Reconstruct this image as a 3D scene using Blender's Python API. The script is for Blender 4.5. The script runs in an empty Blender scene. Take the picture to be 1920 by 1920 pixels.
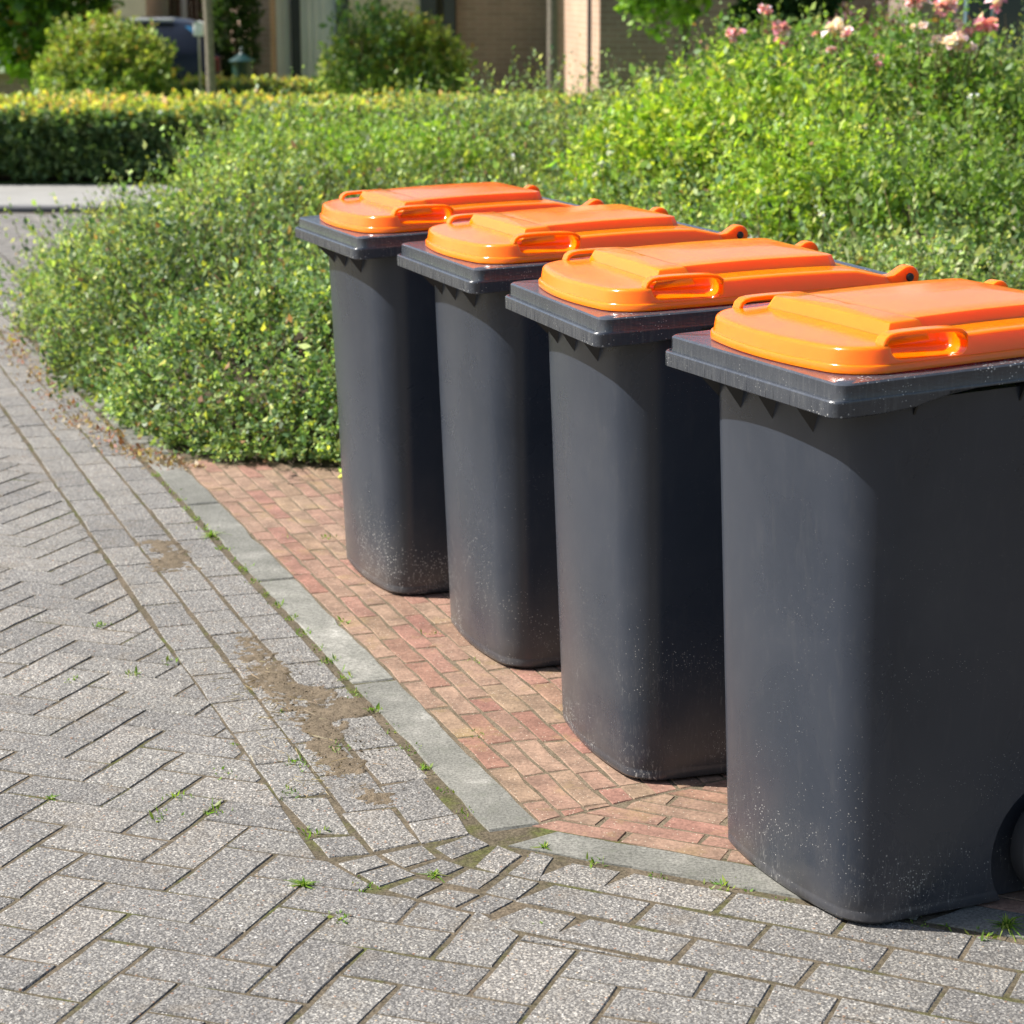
import bpy, bmesh, math, random
import numpy as np
from mathutils import Vector, Matrix

# ------------------------------------------------------------------ camera, world, sun, exposure
scene = bpy.context.scene
C = scene.collection
R = math.radians
CAM_H, PITCH, FPX = 1.5465, 0.2311, 4139.2

cam_data = bpy.data.cameras.new("camera")
cam = bpy.data.objects.new("camera", cam_data)
C.objects.link(cam)
cam.location = (0, 0, CAM_H)
cam.rotation_euler = (math.pi / 2 - PITCH, 0, 0)
cam_data.sensor_fit = 'HORIZONTAL'
cam_data.sensor_width = 24.0
cam_data.lens = FPX / 1920 * 24.0
cam_data.clip_start = 0.05
cam_data.clip_end = 2000
cam_data.dof.use_dof = True
cam_data.dof.focus_distance = 4.1
cam_data.dof.aperture_fstop = 5.0
scene.camera = cam

SUN_EL = R(47)
SUN_H = Vector((-0.995, 0.10, 0)).normalized()          # horizontal direction TOWARDS the sun
sun_dir = Vector((SUN_H.x * math.cos(SUN_EL), SUN_H.y * math.cos(SUN_EL), math.sin(SUN_EL)))
world = bpy.data.worlds.new("World")
scene.world = world
world.use_nodes = True
wn = world.node_tree.nodes
bg = wn["Background"]
sky = wn.new("ShaderNodeTexSky")
sky.sky_type = 'NISHITA'
sky.sun_disc = False
sky.sun_elevation = SUN_EL
sky.sun_rotation = math.atan2(SUN_H.x, SUN_H.y)
sky.air_density = 1.0
sky.dust_density = 2.0
world.node_tree.links.new(sky.outputs[0], bg.inputs[0])
bg.inputs[1].default_value = 0.08
scene.cycles.max_bounces = 6
scene.cycles.diffuse_bounces = 3
scene.cycles.glossy_bounces = 3
scene.cycles.transmission_bounces = 4
sl = bpy.data.lights.new("sun", 'SUN')
sl.energy = 5.0
sl.angle = R(0.53)
sl.color = (1.0, 0.955, 0.89)
so = bpy.data.objects.new("sun", sl)
C.objects.link(so)
so.rotation_euler = sun_dir.to_track_quat('Z', 'Y').to_euler()

vs = scene.view_settings
vs.view_transform = 'Standard'
vs.look = 'None'
vs.exposure = 1.06
vs.gamma = 1.0
vs.use_curve_mapping = False

rng = np.random.default_rng(7)
random.seed(7)

# ------------------------------------------------------------------ helpers
def px_ray(px, py):
    c, s = math.cos(PITCH), math.sin(PITCH)
    a, b = (px - 960) / FPX, (960 - py) / FPX
    return a, c + b * s, -s + b * c
def gnd(px, py, z=0.0):
    d = px_ray(px, py); t = (z - CAM_H) / d[2]
    return d[0] * t, d[1] * t
def at(px, py, Y):
    d = px_ray(px, py); t = Y / d[1]
    return d[0] * t, Y, CAM_H + d[2] * t

def link(name, mesh, parent=None, loc=None):
    o = bpy.data.objects.new(name, mesh)
    C.objects.link(o)
    if parent is not None: o.parent = parent
    if loc is not None: o.location = loc
    return o
def tag(o, label=None, cat=None, group=None, kind=None):
    if label: o["label"] = label
    if cat: o["category"] = cat
    if group: o["group"] = group
    if kind: o["kind"] = kind
    return o
def empty(name, loc=(0, 0, 0), rz=0.0):
    o = bpy.data.objects.new(name, None)
    C.objects.link(o)
    o.location = loc; o.rotation_euler = (0, 0, rz)
    o.empty_display_size = 0.1
    return o
def pymesh(name, verts, faces, mat=None, smooth=None):
    m = bpy.data.meshes.new(name)
    m.from_pydata([tuple(v) for v in verts], [], faces)
    if mat: m.materials.append(mat)
    if smooth is not None:
        m.polygons.foreach_set("use_smooth", [True] * len(m.polygons))
        m.update()
        m.set_sharp_from_angle(angle=R(smooth))
    m.update()
    return m
def bm_mesh(name, bm, mat=None, smooth=None):
    bmesh.ops.recalc_face_normals(bm, faces=bm.faces)
    m = bpy.data.meshes.new(name)
    bm.to_mesh(m); bm.free()
    if mat: m.materials.append(mat)
    if smooth is not None:
        m.polygons.foreach_set("use_smooth", [True] * len(m.polygons))
        m.set_sharp_from_angle(angle=R(smooth))
    m.update()
    return m
def box_bm(bm, x0, x1, y0, y1, z0, z1, bevel=0.0, seg=1):
    r = bmesh.ops.create_cube(bm, size=1.0)
    vs_ = r['verts']
    for v in vs_:
        v.co = Vector(((x0 + x1) / 2 + v.co.x * (x1 - x0), (y0 + y1) / 2 + v.co.y * (y1 - y0), (z0 + z1) / 2 + v.co.z * (z1 - z0)))
    if bevel > 0:
        es = list({e for v in vs_ for e in v.link_edges})
        bmesh.ops.bevel(bm, geom=es, offset=bevel, segments=seg, affect='EDGES', profile=0.5)
def box(name, dims, mat, parent=None, bevel=0.0, seg=1, smooth=None):
    bm = bmesh.new()
    box_bm(bm, *dims, bevel=bevel, seg=seg)
    return link(name, bm_mesh(name, bm, mat, smooth), parent)
def rings_mesh(rings, cap0=True, cap1=True):
    """rings: list of equal-length closed loops of points -> verts, faces"""
    n = len(rings[0]); V = [p for r in rings for p in r]; F = []
    for k in range(len(rings) - 1):
        for i in range(n):
            j = (i + 1) % n
            F.append((k * n + i, k * n + j, (k + 1) * n + j, (k + 1) * n + i))
    if cap0: F.append(tuple(range(n))[::-1])
    if cap1: F.append(tuple((len(rings) - 1) * n + i for i in range(n)))
    return V, F
def tube(path, rad, n=8):
    """path of Vectors, radius scalar or list -> verts, faces"""
    P = [Vector(p) for p in path]; rings = []
    up = Vector((0, 0, 1))
    for i, p in enumerate(P):
        t = (P[min(i + 1, len(P) - 1)] - P[max(i - 1, 0)]).normalized()
        s = t.cross(up)
        if s.length < 1e-3: s = t.cross(Vector((1, 0, 0)))
        s.normalize(); w = s.cross(t)
        r = rad[i] if hasattr(rad, '__len__') else rad
        rings.append([p + (s * math.cos(2 * math.pi * k / n) + w * math.sin(2 * math.pi * k / n)) * r for k in range(n)])
    return rings_mesh(rings)
def merge(parts):
    V, F = [], []
    for v, f in parts:
        o = len(V); V += list(v); F += [tuple(i + o for i in q) for q in f]
    return V, F
def lathe(prof, n=24, axis='z'):
    rings = []
    for r, z in prof:
        rings.append([(r * math.cos(2 * math.pi * k / n), r * math.sin(2 * math.pi * k / n), z) for k in range(n)])
    V, F = rings_mesh(rings)
    if axis == 'x': V = [(z, x, y) for x, y, z in V]
    return V, F

def vnoise(x, y, seed=0):
    x = np.asarray(x, float); y = np.asarray(y, float)
    xi, yi = np.floor(x).astype(np.int64), np.floor(y).astype(np.int64)
    fx, fy = x - xi, y - yi
    fx, fy = fx * fx * (3 - 2 * fx), fy * fy * (3 - 2 * fy)
    def h(a, b):
        n = (a * 374761393 + b * 668265263 + seed * 982451653) & 0xffffffff
        n = ((n ^ (n >> 13)) * 1274126177) & 0xffffffff
        return ((n ^ (n >> 16)) & 0xffff) / 65535.0
    return (h(xi, yi) * (1 - fx) + h(xi + 1, yi) * fx) * (1 - fy) + (h(xi, yi + 1) * (1 - fx) + h(xi + 1, yi + 1) * fx) * fy
def fbm(x, y, seed=0, o=3):
    s, a = 0, 0.5
    for k in range(o):
        s = s + a * vnoise(np.asarray(x) * 2 ** k, np.asarray(y) * 2 ** k, seed + k); a *= 0.5
    return s / (1 - 0.5 ** o)

# ------------------------------------------------------------------ materials
class NT:
    def __init__(self, name):
        self.m = bpy.data.materials.new(name); self.m.use_nodes = True
        self.t = self.m.node_tree; self.b = self.t.nodes["Principled BSDF"]; self.out = self.t.nodes["Material Output"]
    def n(self, typ, **kw):
        nd = self.t.nodes.new("ShaderNode" + typ)
        for k, v in kw.items(): setattr(nd, k, v)
        return nd
    def l(self, a, b): self.t.links.new(a, b)
    def pos(self): return self.n("NewGeometry").outputs["Position"]
    def objco(self): return self.n("TexCoord").outputs["Object"]
    def attr(self, name): return self.n("Attribute", attribute_name=name)
    def noise(self, vec, scale, detail=3, rough=0.55, dist=0.0):
        nd = self.n("TexNoise"); nd.inputs["Scale"].default_value = scale; nd.inputs["Detail"].default_value = detail
        nd.inputs["Roughness"].default_value = rough; nd.inputs["Distortion"].default_value = dist
        if vec is not None: self.l(vec, nd.inputs["Vector"])
        return nd
    def voro(self, vec, scale, feature='F1'):
        nd = self.n("TexVoronoi", feature=feature); nd.inputs["Scale"].default_value = scale
        if vec is not None: self.l(vec, nd.inputs["Vector"])
        return nd
    def ramp(self, fac, stops, interp='LINEAR'):
        nd = self.n("ValToRGB"); cr = nd.color_ramp; cr.interpolation = interp
        while len(cr.elements) > 1: cr.elements.remove(cr.elements[0])
        cr.elements[0].position = stops[0][0]; cr.elements[0].color = col4(stops[0][1])
        for p, c in stops[1:]:
            e = cr.elements.new(p); e.color = col4(c)
        self.l(fac, nd.inputs[0]); return nd.outputs[0]
    def mix(self, fac, a, b, mode='MIX'):
        nd = self.n("Mix", data_type='RGBA', blend_type=mode)
        for i, v in ((0, fac), (6, a), (7, b)):
            if hasattr(v, 'is_output'): self.l(v, nd.inputs[i])
            elif i == 0: nd.inputs[0].default_value = v
            else: nd.inputs[i].default_value = col4(v)
        return nd.outputs[2]
    def math(self, op, a, b=0.0, c=0.0):
        nd = self.n("Math", operation=op)
        for i, v in enumerate((a, b, c)):
            if hasattr(v, 'is_output'): self.l(v, nd.inputs[i])
            else: nd.inputs[i].default_value = v
        return nd.outputs[0]
    def bump(self, h, strength=0.3, dist=0.002):
        nd = self.n("Bump"); nd.inputs["Strength"].default_value = strength; nd.inputs["Distance"].default_value = dist
        self.l(h, nd.inputs["Height"]); self.l(nd.outputs[0], self.b.inputs["Normal"]); return nd
    def set(self, **kw):
        for k, v in kw.items():
            s = self.b.inputs[k.replace('_', ' ')]
            if hasattr(v, 'is_output'): self.l(v, s)
            elif k == 'Subsurface_Radius': s.default_value = v
            elif isinstance(v, tuple): s.default_value = col4(v)
            else: s.default_value = v
        return self.m
def col4(c):
    if isinstance(c, (int, float)): return (c, c, c, 1)
    return tuple(c) + (1,) if len(c) == 3 else tuple(c)
def plain(name, c, rough=0.6, noise=0.15, scale=8, spec=0.5, metallic=0.0):
    t = NT(name); nz = t.noise(t.objco(), scale, 4)
    d = tuple(x * (1 - noise) for x in c); u = tuple(min(1, x * (1 + noise)) for x in c)
    return t.set(Base_Color=t.ramp(nz.outputs[0], [(0.3, d), (0.7, u)]), Roughness=rough, Specular_IOR_Level=spec, Metallic=metallic)

def shifted_pos(t):
    """world position pushed by a per-piece random value, so that no two pieces carry the same grain"""
    a = t.attr("rnd")
    v = t.n("VectorMath", operation='MULTIPLY_ADD')
    cx = t.n("CombineXYZ"); t.l(a.outputs["Fac"], cx.inputs[0]); t.l(a.outputs["Fac"], cx.inputs[2])
    t.l(cx.outputs[0], v.inputs[0]); v.inputs[1].default_value = (37, 11, 23); t.l(t.pos(), v.inputs[2])
    return v.outputs[0], a.outputs["Fac"]

def mat_paver():
    t = NT("exposed aggregate concrete"); p, rnd = shifted_pos(t)
    v1 = t.voro(p, 140); v2 = t.voro(p, 330)
    sep = t.n("SeparateColor"); t.l(v1.outputs["Color"], sep.inputs[0])
    peb = t.ramp(sep.outputs[0], [(0.0, (.085, .08, .078)), (.22, (.16, .15, .138)), (.42, (.222, .21, .192)), (.55, (.30, .24, .175)), (.64, (.24, .145, .10)), (.72, (.33, .31, .28)), (.88, (.38, .365, .34)), (.97, (.52, .50, .47))], 'CONSTANT')
    sep2 = t.n("SeparateColor"); t.l(v2.outputs["Color"], sep2.inputs[0])
    fine = t.ramp(sep2.outputs[1], [(0.0, (.10, .095, .09)), (.5, (.185, .178, .17)), (.8, (.255, .24, .22)), (.96, (.36, .345, .32))], 'CONSTANT')
    th = t.math('MULTIPLY_ADD', sep.outputs[1], .34, .06)
    msk = t.math('LESS_THAN', v1.outputs["Distance"], th)
    base = t.mix(msk, fine, peb)
    big = t.noise(t.pos(), 2.3, 4)
    tone = t.ramp(big.outputs[0], [(.3, .84), (.7, 1.06)])
    base = t.mix(1.0, base, tone, 'MULTIPLY')
    rt = t.ramp(rnd, [(0, (.86, .86, .85)), (.35, (.97, .97, .96)), (.7, (1.03, 1.03, 1.0)), (1, (1.13, 1.11, 1.07))])
    base = t.mix(1.0, base, rt, 'MULTIPLY')
    dirt = t.noise(t.pos(), 9, 5, .65)
    dm = t.ramp(dirt.outputs[0], [(.56, 0.0), (.74, .55)])
    base = t.mix(dm, base, (.13, .105, .075))
    h = t.math('SUBTRACT', 1.0, t.math('MULTIPLY', v1.outputs["Distance"], 1.6))
    h = t.math('ADD', h, t.math('MULTIPLY', v2.outputs["Distance"], -.5))
    t.bump(h, .45, .003)
    return t.set(Base_Color=base, Roughness=.85, Specular_IOR_Level=.35)

def mat_brick():
    t = NT("red clay paving brick"); p, rnd = shifted_pos(t)
    c = t.ramp(rnd, [(0, (.215, .105, .080)), (.18, (.23, .130, .096)), (.36, (.215, .138, .098)), (.6, (.235, .155, .110)), (.8, (.21, .146, .097)), (.9, (.20, .098, .073)), (1, (.24, .168, .108))])
    n1 = t.noise(p, 14, 5, .6)
    c = t.mix(1.0, c, t.ramp(n1.outputs[0], [(.28, .62), (.7, 1.25)]), 'MULTIPLY')
    n2 = t.noise(p, 120, 3, .6)
    c = t.mix(1.0, c, t.ramp(n2.outputs[0], [(.3, .72), (.6, 1.15)]), 'MULTIPLY')
    li = t.noise(t.pos(), 7, 5, .7)
    c = t.mix(t.ramp(li.outputs[0], [(.55, 0.0), (.72, .6)]), c, (.25, .18, .075))
    sp = t.voro(p, 90)
    c = t.mix(t.math('LESS_THAN', sp.outputs["Distance"], .12), c, (.42, .36, .28))
    t.bump(t.math('ADD', n2.outputs[0], t.math('MULTIPLY', n1.outputs[0], 2.0)), .5, .003)
    return t.set(Base_Color=c, Roughness=.88, Specular_IOR_Level=.3)

def mat_kerb():
    t = NT("weathered kerb concrete"); p, rnd = shifted_pos(t)
    n1 = t.noise(p, 6, 6, .65); n2 = t.noise(p, 170, 3, .75); n3 = t.noise(p, 38, 4, .6)
    c = t.ramp(n1.outputs[0], [(.25, (.115, .114, .10)), (.5, (.158, .156, .138)), (.62, (.205, .20, .178)), (.75, (.35, .34, .31))])
    c = t.mix(1.0, c, t.ramp(n2.outputs[0], [(.32, .55), (.62, 1.3)]), 'MULTIPLY')
    c = t.mix(1.0, c, t.ramp(rnd, [(0, .84), (1, 1.14)]), 'MULTIPLY')
    c = t.mix(t.ramp(n3.outputs[0], [(.56, 0.0), (.75, .7)]), c, (.12, .125, .10))
    t.bump(n2.outputs[0], .5, .002)
    return t.set(Base_Color=c, Roughness=.92, Specular_IOR_Level=.2)

def mat_joint():
    t = NT("sand and moss joint"); p = t.pos()
    n1 = t.noise(p, 5.5, 5, .65); n2 = t.noise(p, 150, 3, .6)
    c = t.ramp(n1.outputs[0], [(.36, (.125, .10, .07)), (.54, (.09, .075, .05)), (.64, (.08, .08, .03)), (.76, (.09, .12, .03))])
    c = t.mix(1.0, c, t.ramp(n2.outputs[0], [(.3, .5), (.7, 1.35)]), 'MULTIPLY')
    t.bump(n2.outputs[0], .8, .004)
    return t.set(Base_Color=c, Roughness=.95, Specular_IOR_Level=.15)

def mat_soil(name="dry sandy soil", a=(.165, .13, .09), b=(.095, .075, .05)):
    t = NT(name); p = t.pos()
    n1 = t.noise(p, 12, 5, .65); n2 = t.noise(p, 230, 3, .7)
    c = t.ramp(n1.outputs[0], [(.3, b), (.7, a)])
    c = t.mix(1.0, c, t.ramp(n2.outputs[0], [(.3, .5), (.72, 1.5)]), 'MULTIPLY')
    t.bump(n2.outputs[0], .8, .004)
    return t.set(Base_Color=c, Roughness=.95, Specular_IOR_Level=.15)

def mat_bin(name, seed):
    """aged anthracite plastic: fine orange-peel, rain-dusty brown foot with a painted brick reflection, pale scuffs that gather at the foot and the corners"""
    t = NT(name); oc = t.objco()
    mp = t.n("Mapping"); t.l(oc, mp.inputs[0]); mp.inputs["Location"].default_value = (seed * 3.1, seed * 1.7, 0)
    v = mp.outputs[0]
    sx = t.n("SeparateXYZ"); t.l(oc, sx.inputs[0]); z = sx.outputs[2]
    mp2 = t.n("Mapping"); t.l(v, mp2.inputs[0]); mp2.inputs["Scale"].default_value = (1, 1, .22)
    strk = t.noise(mp2.outputs[0], 60, 4, .6)          # vertical streaks
    cloud = t.noise(v, 3.2, 5, .6, .4)
    c = t.ramp(cloud.outputs[0], [(.3, (.020, .026, .038)), (.55, (.026, .032, .045)), (.75, (.036, .041, .052))])
    c = t.mix(t.ramp(strk.outputs[0], [(.55, 0.0), (.85, .22)]), c, (.080, .080, .080))
    low = t.ramp(z, [(0.0, 1.0), (.10, .9), (.25, .55), (.45, .34), (.95, .20)])
    patch = t.noise(v, 5.0, 3, .6)
    sc1 = t.voro(v, 210); ss = t.n("SeparateColor"); t.l(sc1.outputs["Color"], ss.inputs[0])
    rad = t.math('MULTIPLY', ss.outputs[0], t.math('MULTIPLY', low, t.ramp(patch.outputs[0], [(.36, .25), (.60, 1.0)])))
    rad = t.math('MULTIPLY', rad, t.math('GREATER_THAN', ss.outputs[1], .30))
    speck = t.math('LESS_THAN', sc1.outputs["Distance"], t.math('MULTIPLY', rad, .42))
    scr = t.noise(mp2.outputs[0], 190, 3, .75, .6)
    foot = t.math('MULTIPLY', t.ramp(scr.outputs[0], [(.56, 0.0), (.66, 1.0)]), t.ramp(z, [(0, .75), (.06, .55), (.13, .12), (.22, 0.0)] if seed != 2 else [(0, .95), (.08, .8), (.18, .25), (.3, 0.0)]))
    foot = t.math('MULTIPLY', foot, t.ramp(patch.outputs[0], [(.42, .12), (.62, 1.0)]))
    mk = t.math('MAXIMUM', speck, t.math('MULTIPLY', foot, (.6, .45, 1.0, .7)[seed]))
    dust = t.math('MULTIPLY', t.ramp(cloud.outputs[0], [(.35, 0.0), (.65, .5)]), t.ramp(z, [(0, 1.0), (.10, .55), (.25, .12), (.5, 0.0)]))  # brown foot: dust, plus the bricks' reflection put into the colour
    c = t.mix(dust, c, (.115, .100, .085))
    c = t.mix(mk, c, (.33, .32, .30))
    grain = t.noise(v, 700, 2, .5)
    bmpn = t.bump(t.math('ADD', grain.outputs[0], t.math('MULTIPLY', cloud.outputs[0], 1.2)), .10, .002)
    ro = t.math('MULTIPLY_ADD', mk, .4, t.ramp(cloud.outputs[0], [(.3, .24), (.7, .34)]))
    return t.set(Base_Color=c, Roughness=ro, Specular_IOR_Level=.5)

def mat_rim(name):
    t = NT(name); oc = t.objco()
    mp = t.n("Mapping"); t.l(oc, mp.inputs[0]); mp.inputs["Scale"].default_value = (1, 1, .12)
    strk = t.noise(mp.outputs[0], 160, 4, .7); n = t.noise(oc, 7, 5, .6)
    c = t.ramp(n.outputs[0], [(.3, (.034, .039, .049)), (.7, (.048, .053, .063))])
    c = t.mix(t.ramp(strk.outputs[0], [(.50, 0.0), (.72, .42)]), c, (.12, .125, .128))
    v = t.voro(oc, 190); s = t.n("SeparateColor"); t.l(v.outputs["Color"], s.inputs[0])
    pt = t.noise(oc, 9, 3, .6)
    rad = t.math('MULTIPLY', t.math('GREATER_THAN', s.outputs[1], .6), t.ramp(pt.outputs[0], [(.5, 0.0), (.68, .34)]))
    mk = t.math('LESS_THAN', v.outputs["Distance"], rad)
    c = t.mix(mk, c, (.36, .36, .35))
    mp3 = t.n("Mapping"); t.l(oc, mp3.inputs[0]); mp3.inputs["Scale"].default_value = (1, .2, 1); mp3.inputs["Rotation"].default_value = (0, 0, .6)
    scr = t.noise(mp3.outputs[0], 220, 2, .6)
    t.bump(t.math('ADD', strk.outputs[0], scr.outputs[0]), .12, .002)
    return t.set(Base_Color=c, Roughness=t.ramp(scr.outputs[0], [(.35, .16), (.7, .30)]), Specular_IOR_Level=.55)

def mat_orange():
    """orange polyethylene: a little translucent, glossy on top with fine handling scratches"""
    t = NT("orange lid plastic"); oc = t.objco()
    n = t.noise(oc, 5, 5, .6); g = t.noise(oc, 500, 2, .5); d = t.noise(oc, 40, 5, .7)
    c = t.ramp(n.outputs[0], [(.3, (.87, .156, .001)), (.7, (.91, .176, .002))])
    oi = t.n('ObjectInfo').outputs['Random']
    c = t.mix(1.0, c, t.ramp(oi, [(0, (.93, .90, .9)), (.5, (1.0, 1.0, 1.0)), (1, (1.0, 1.10, 1.4))]), 'MULTIPLY')
    c = t.mix(t.ramp(d.outputs[0], [(.62, 0.0), (.86, .16)]), c, (.60, .26, .10))
    mp = t.n("Mapping"); t.l(oc, mp.inputs[0]); mp.inputs["Scale"].default_value = (1, .12, 1); mp.inputs["Rotation"].default_value = (0, 0, .5)
    scr = t.noise(mp.outputs[0], 160, 3, .7)
    t.bump(t.math('ADD', t.math('MULTIPLY', g.outputs[0], .3), t.math('ADD', t.math('MULTIPLY', n.outputs[0], 2.0), t.math('MULTIPLY', scr.outputs[0], .25))), .07, .002)
    ro = t.math('ADD', t.ramp(d.outputs[0], [(.3, .11), (.75, .19)]), t.ramp(scr.outputs[0], [(.55, 0.0), (.8, .10)]))
    return t.set(Base_Color=c, Roughness=ro, Specular_IOR_Level=.5, Subsurface_Weight=.5, Subsurface_Radius=(.08, .022, .002), Subsurface_Scale=1.0)

def mat_leaf(name, rough=.42, trans=.35, spec=.45):
    t = NT(name); a = t.attr("col")
    n = t.noise(t.pos(), 45, 2)
    c = t.mix(1.0, a.outputs["Color"], t.ramp(n.outputs[0], [(.3, .8), (.7, 1.2)]), 'MULTIPLY')
    t.set(Base_Color=c, Roughness=rough, Specular_IOR_Level=spec)
    tr = t.n("BsdfTranslucent"); t.l(t.mix(1.0, c, (1.25, 1.35, .55), 'MULTIPLY'), tr.inputs[0])
    ms = t.n("MixShader"); ms.inputs[0].default_value = trans
    t.l(t.b.outputs[0], ms.inputs[1]); t.l(tr.outputs[0], ms.inputs[2]); t.l(ms.outputs[0], t.out.inputs[0])
    return t.m
def mat_housebrick(name, c1, c2, mortar, scale=1.0):
    t = NT(name)
    tc = t.n("TexCoord"); sp = t.n("SeparateXYZ"); t.l(tc.outputs["Object"], sp.inputs[0])
    cx = t.n("CombineXYZ"); t.l(t.math('ADD', sp.outputs[0], sp.outputs[1]), cx.inputs[0]); t.l(sp.outputs[2], cx.inputs[1])
    b = t.n("TexBrick"); t.l(cx.outputs[0], b.inputs["Vector"])
    b.inputs["Scale"].default_value = scale; b.inputs["Brick Width"].default_value = .22; b.inputs["Row Height"].default_value = .0625; b.inputs["Mortar Size"].default_value = .006
    b.inputs["Color1"].default_value = col4(c1); b.inputs["Color2"].default_value = col4(c2); b.inputs["Mortar"].default_value = col4(mortar)
    n = t.noise(tc.outputs["Object"], 1.2, 5)
    c = t.mix(1.0, b.outputs[0], t.ramp(n.outputs[0], [(.3, .82), (.7, 1.15)]), 'MULTIPLY')
    bp = t.bump(t.math('SUBTRACT', 1.0, b.outputs["Fac"]), .5, .01)
    return t.set(Base_Color=c, Roughness=.9, Specular_IOR_Level=.2)

M_PAVER, M_BRICK, M_KERB, M_JOINT = mat_paver(), mat_brick(), mat_kerb(), mat_joint()
M_SOIL = mat_soil()
M_SANDY = mat_soil('sandy brick joint', (.17, .135, .095), (.105, .085, .055))
M_BED = mat_soil("dark planting bed soil", (.07, .055, .035), (.03, .024, .016))
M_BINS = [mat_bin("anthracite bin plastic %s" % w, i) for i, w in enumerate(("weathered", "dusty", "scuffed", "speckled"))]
M_RIM = mat_rim("anthracite rim plastic")
M_ORANGE = mat_orange()
M_BLACK = plain("black pin and shaded fin plastic", (.012, .012, .013), .45)
M_TYRE = plain("black rubber", (.022, .022, .024), .7)
M_HUB = plain("grey wheel hub plastic", (.05, .055, .065), .5)
M_STEEL = plain("galvanised steel", (.45, .45, .46), .35, metallic=1.0)
M_LEAF = mat_leaf("glossy small leaf", .46, .40, .32)
M_LEAFSOFT = mat_leaf("soft leaf", .5, .45, .35)
M_GRASS = mat_leaf("grass blade", .5, .45, .35)
M_PETAL = mat_leaf("rose petal", .6, .35, .25)
M_TWIG = plain("reddish brown twig", (.13, .105, .05), .8)
M_BARK = plain("grey brown bark", (.16, .135, .105), .9, .3, 30)

# ------------------------------------------------------------------ ground, road sheets
def sheet(name, pts, z, mat, kind="structure"):
    o = link(name, pymesh(name, [(x, y, z) for x, y in pts], [tuple(range(len(pts)))], mat))
    return tag(o, kind=kind)
M_EARTH = mat_soil("bare earth", (.16, .13, .09), (.10, .08, .05))
sheet("ground", [(-600, -100), (600, -100), (600, 900), (-600, 900)], -.06, M_EARTH)
road = sheet("road", [(-14, -1), (8, -1), (8, 16.03), (-14, 16.03)], -.0024, M_JOINT)

# ---- paving pieces
def area(P): return .5 * sum(P[i][0] * P[(i + 1) % len(P)][1] - P[(i + 1) % len(P)][0] * P[i][1] for i in range(len(P)))
def ccw(P): return P if area(P) > 0 else P[::-1]
def clip(P, o, n):
    """keep the side where (p-o).n >= 0"""
    out = []
    for i in range(len(P)):
        a, b = P[i], P[(i + 1) % len(P)]
        da = (a[0] - o[0]) * n[0] + (a[1] - o[1]) * n[1]; db = (b[0] - o[0]) * n[0] + (b[1] - o[1]) * n[1]
        if da >= 0: out.append(a)
        if da * db < 0:
            t = da / (da - db); out.append((a[0] + (b[0] - a[0]) * t, a[1] + (b[1] - a[1]) * t))
    return out
def inset(P, d):
    Q = P
    for i in range(len(P)):
        a, b = P[i], P[(i + 1) % len(P)]
        ex, ey = b[0] - a[0], b[1] - a[1]; L_ = math.hypot(ex, ey)
        if L_ < 1e-6: continue
        n = (-ey / L_, ex / L_)
        Q = clip(Q, (a[0] + n[0] * d, a[1] + n[1] * d), n)
        if len(Q) < 3: return []
    # drop near-duplicate points
    out = []
    for q in Q:
        if not out or math.hypot(q[0] - out[-1][0], q[1] - out[-1][1]) > 1e-4: out.append(q)
    if len(out) > 2 and math.hypot(out[0][0] - out[-1][0], out[0][1] - out[-1][1]) < 1e-4: out.pop()
    return out if len(out) >= 3 else []
def piece(P, joint=.007, ch=.0026, depth=.03, jit=.0010, tilt=.0003, zj=.0004, maxseg=.09, dz=0.0):
    """a worn block from a convex outline: recessed joint, chamfered uneven edge, its own tilt"""
    P = ccw(P); Q = inset(P, joint / 2)
    if len(Q) < 3 or area(Q) < 2e-4: return None
    ring = []
    for i in range(len(Q)):
        a, b = Q[i], Q[(i + 1) % len(Q)]
        L_ = math.hypot(b[0] - a[0], b[1] - a[1]); k = max(1, int(round(L_ / maxseg)))
        for s in range(k):
            f = s / k; ring.append((a[0] + (b[0] - a[0]) * f, a[1] + (b[1] - a[1]) * f))
    cx = sum(p[0] for p in ring) / len(ring); cy = sum(p[1] for p in ring) / len(ring)
    gx, gy = random.gauss(0, tilt) / .1, random.gauss(0, tilt) / .1; z0 = random.gauss(0, zj) + dz
    low, mid, top = [], [], []
    for x, y in ring:
        jx, jy = random.gauss(0, jit), random.gauss(0, jit)
        dx, dy = x - cx + jx, y - cy + jy
        r = math.hypot(dx, dy) or 1
        z = z0 + gx * dx + gy * dy
        c = ch * random.uniform(.7, 1.5)
        low.append((dx, dy, -depth)); mid.append((dx, dy, z - c))
        ins = c * 1.1 / r
        top.append((dx * (1 - ins), dy * (1 - ins), z + random.gauss(0, .0003)))
    V, F = rings_mesh([low, mid, top], cap0=False, cap1=True)
    return (cx, cy), V, F
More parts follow.
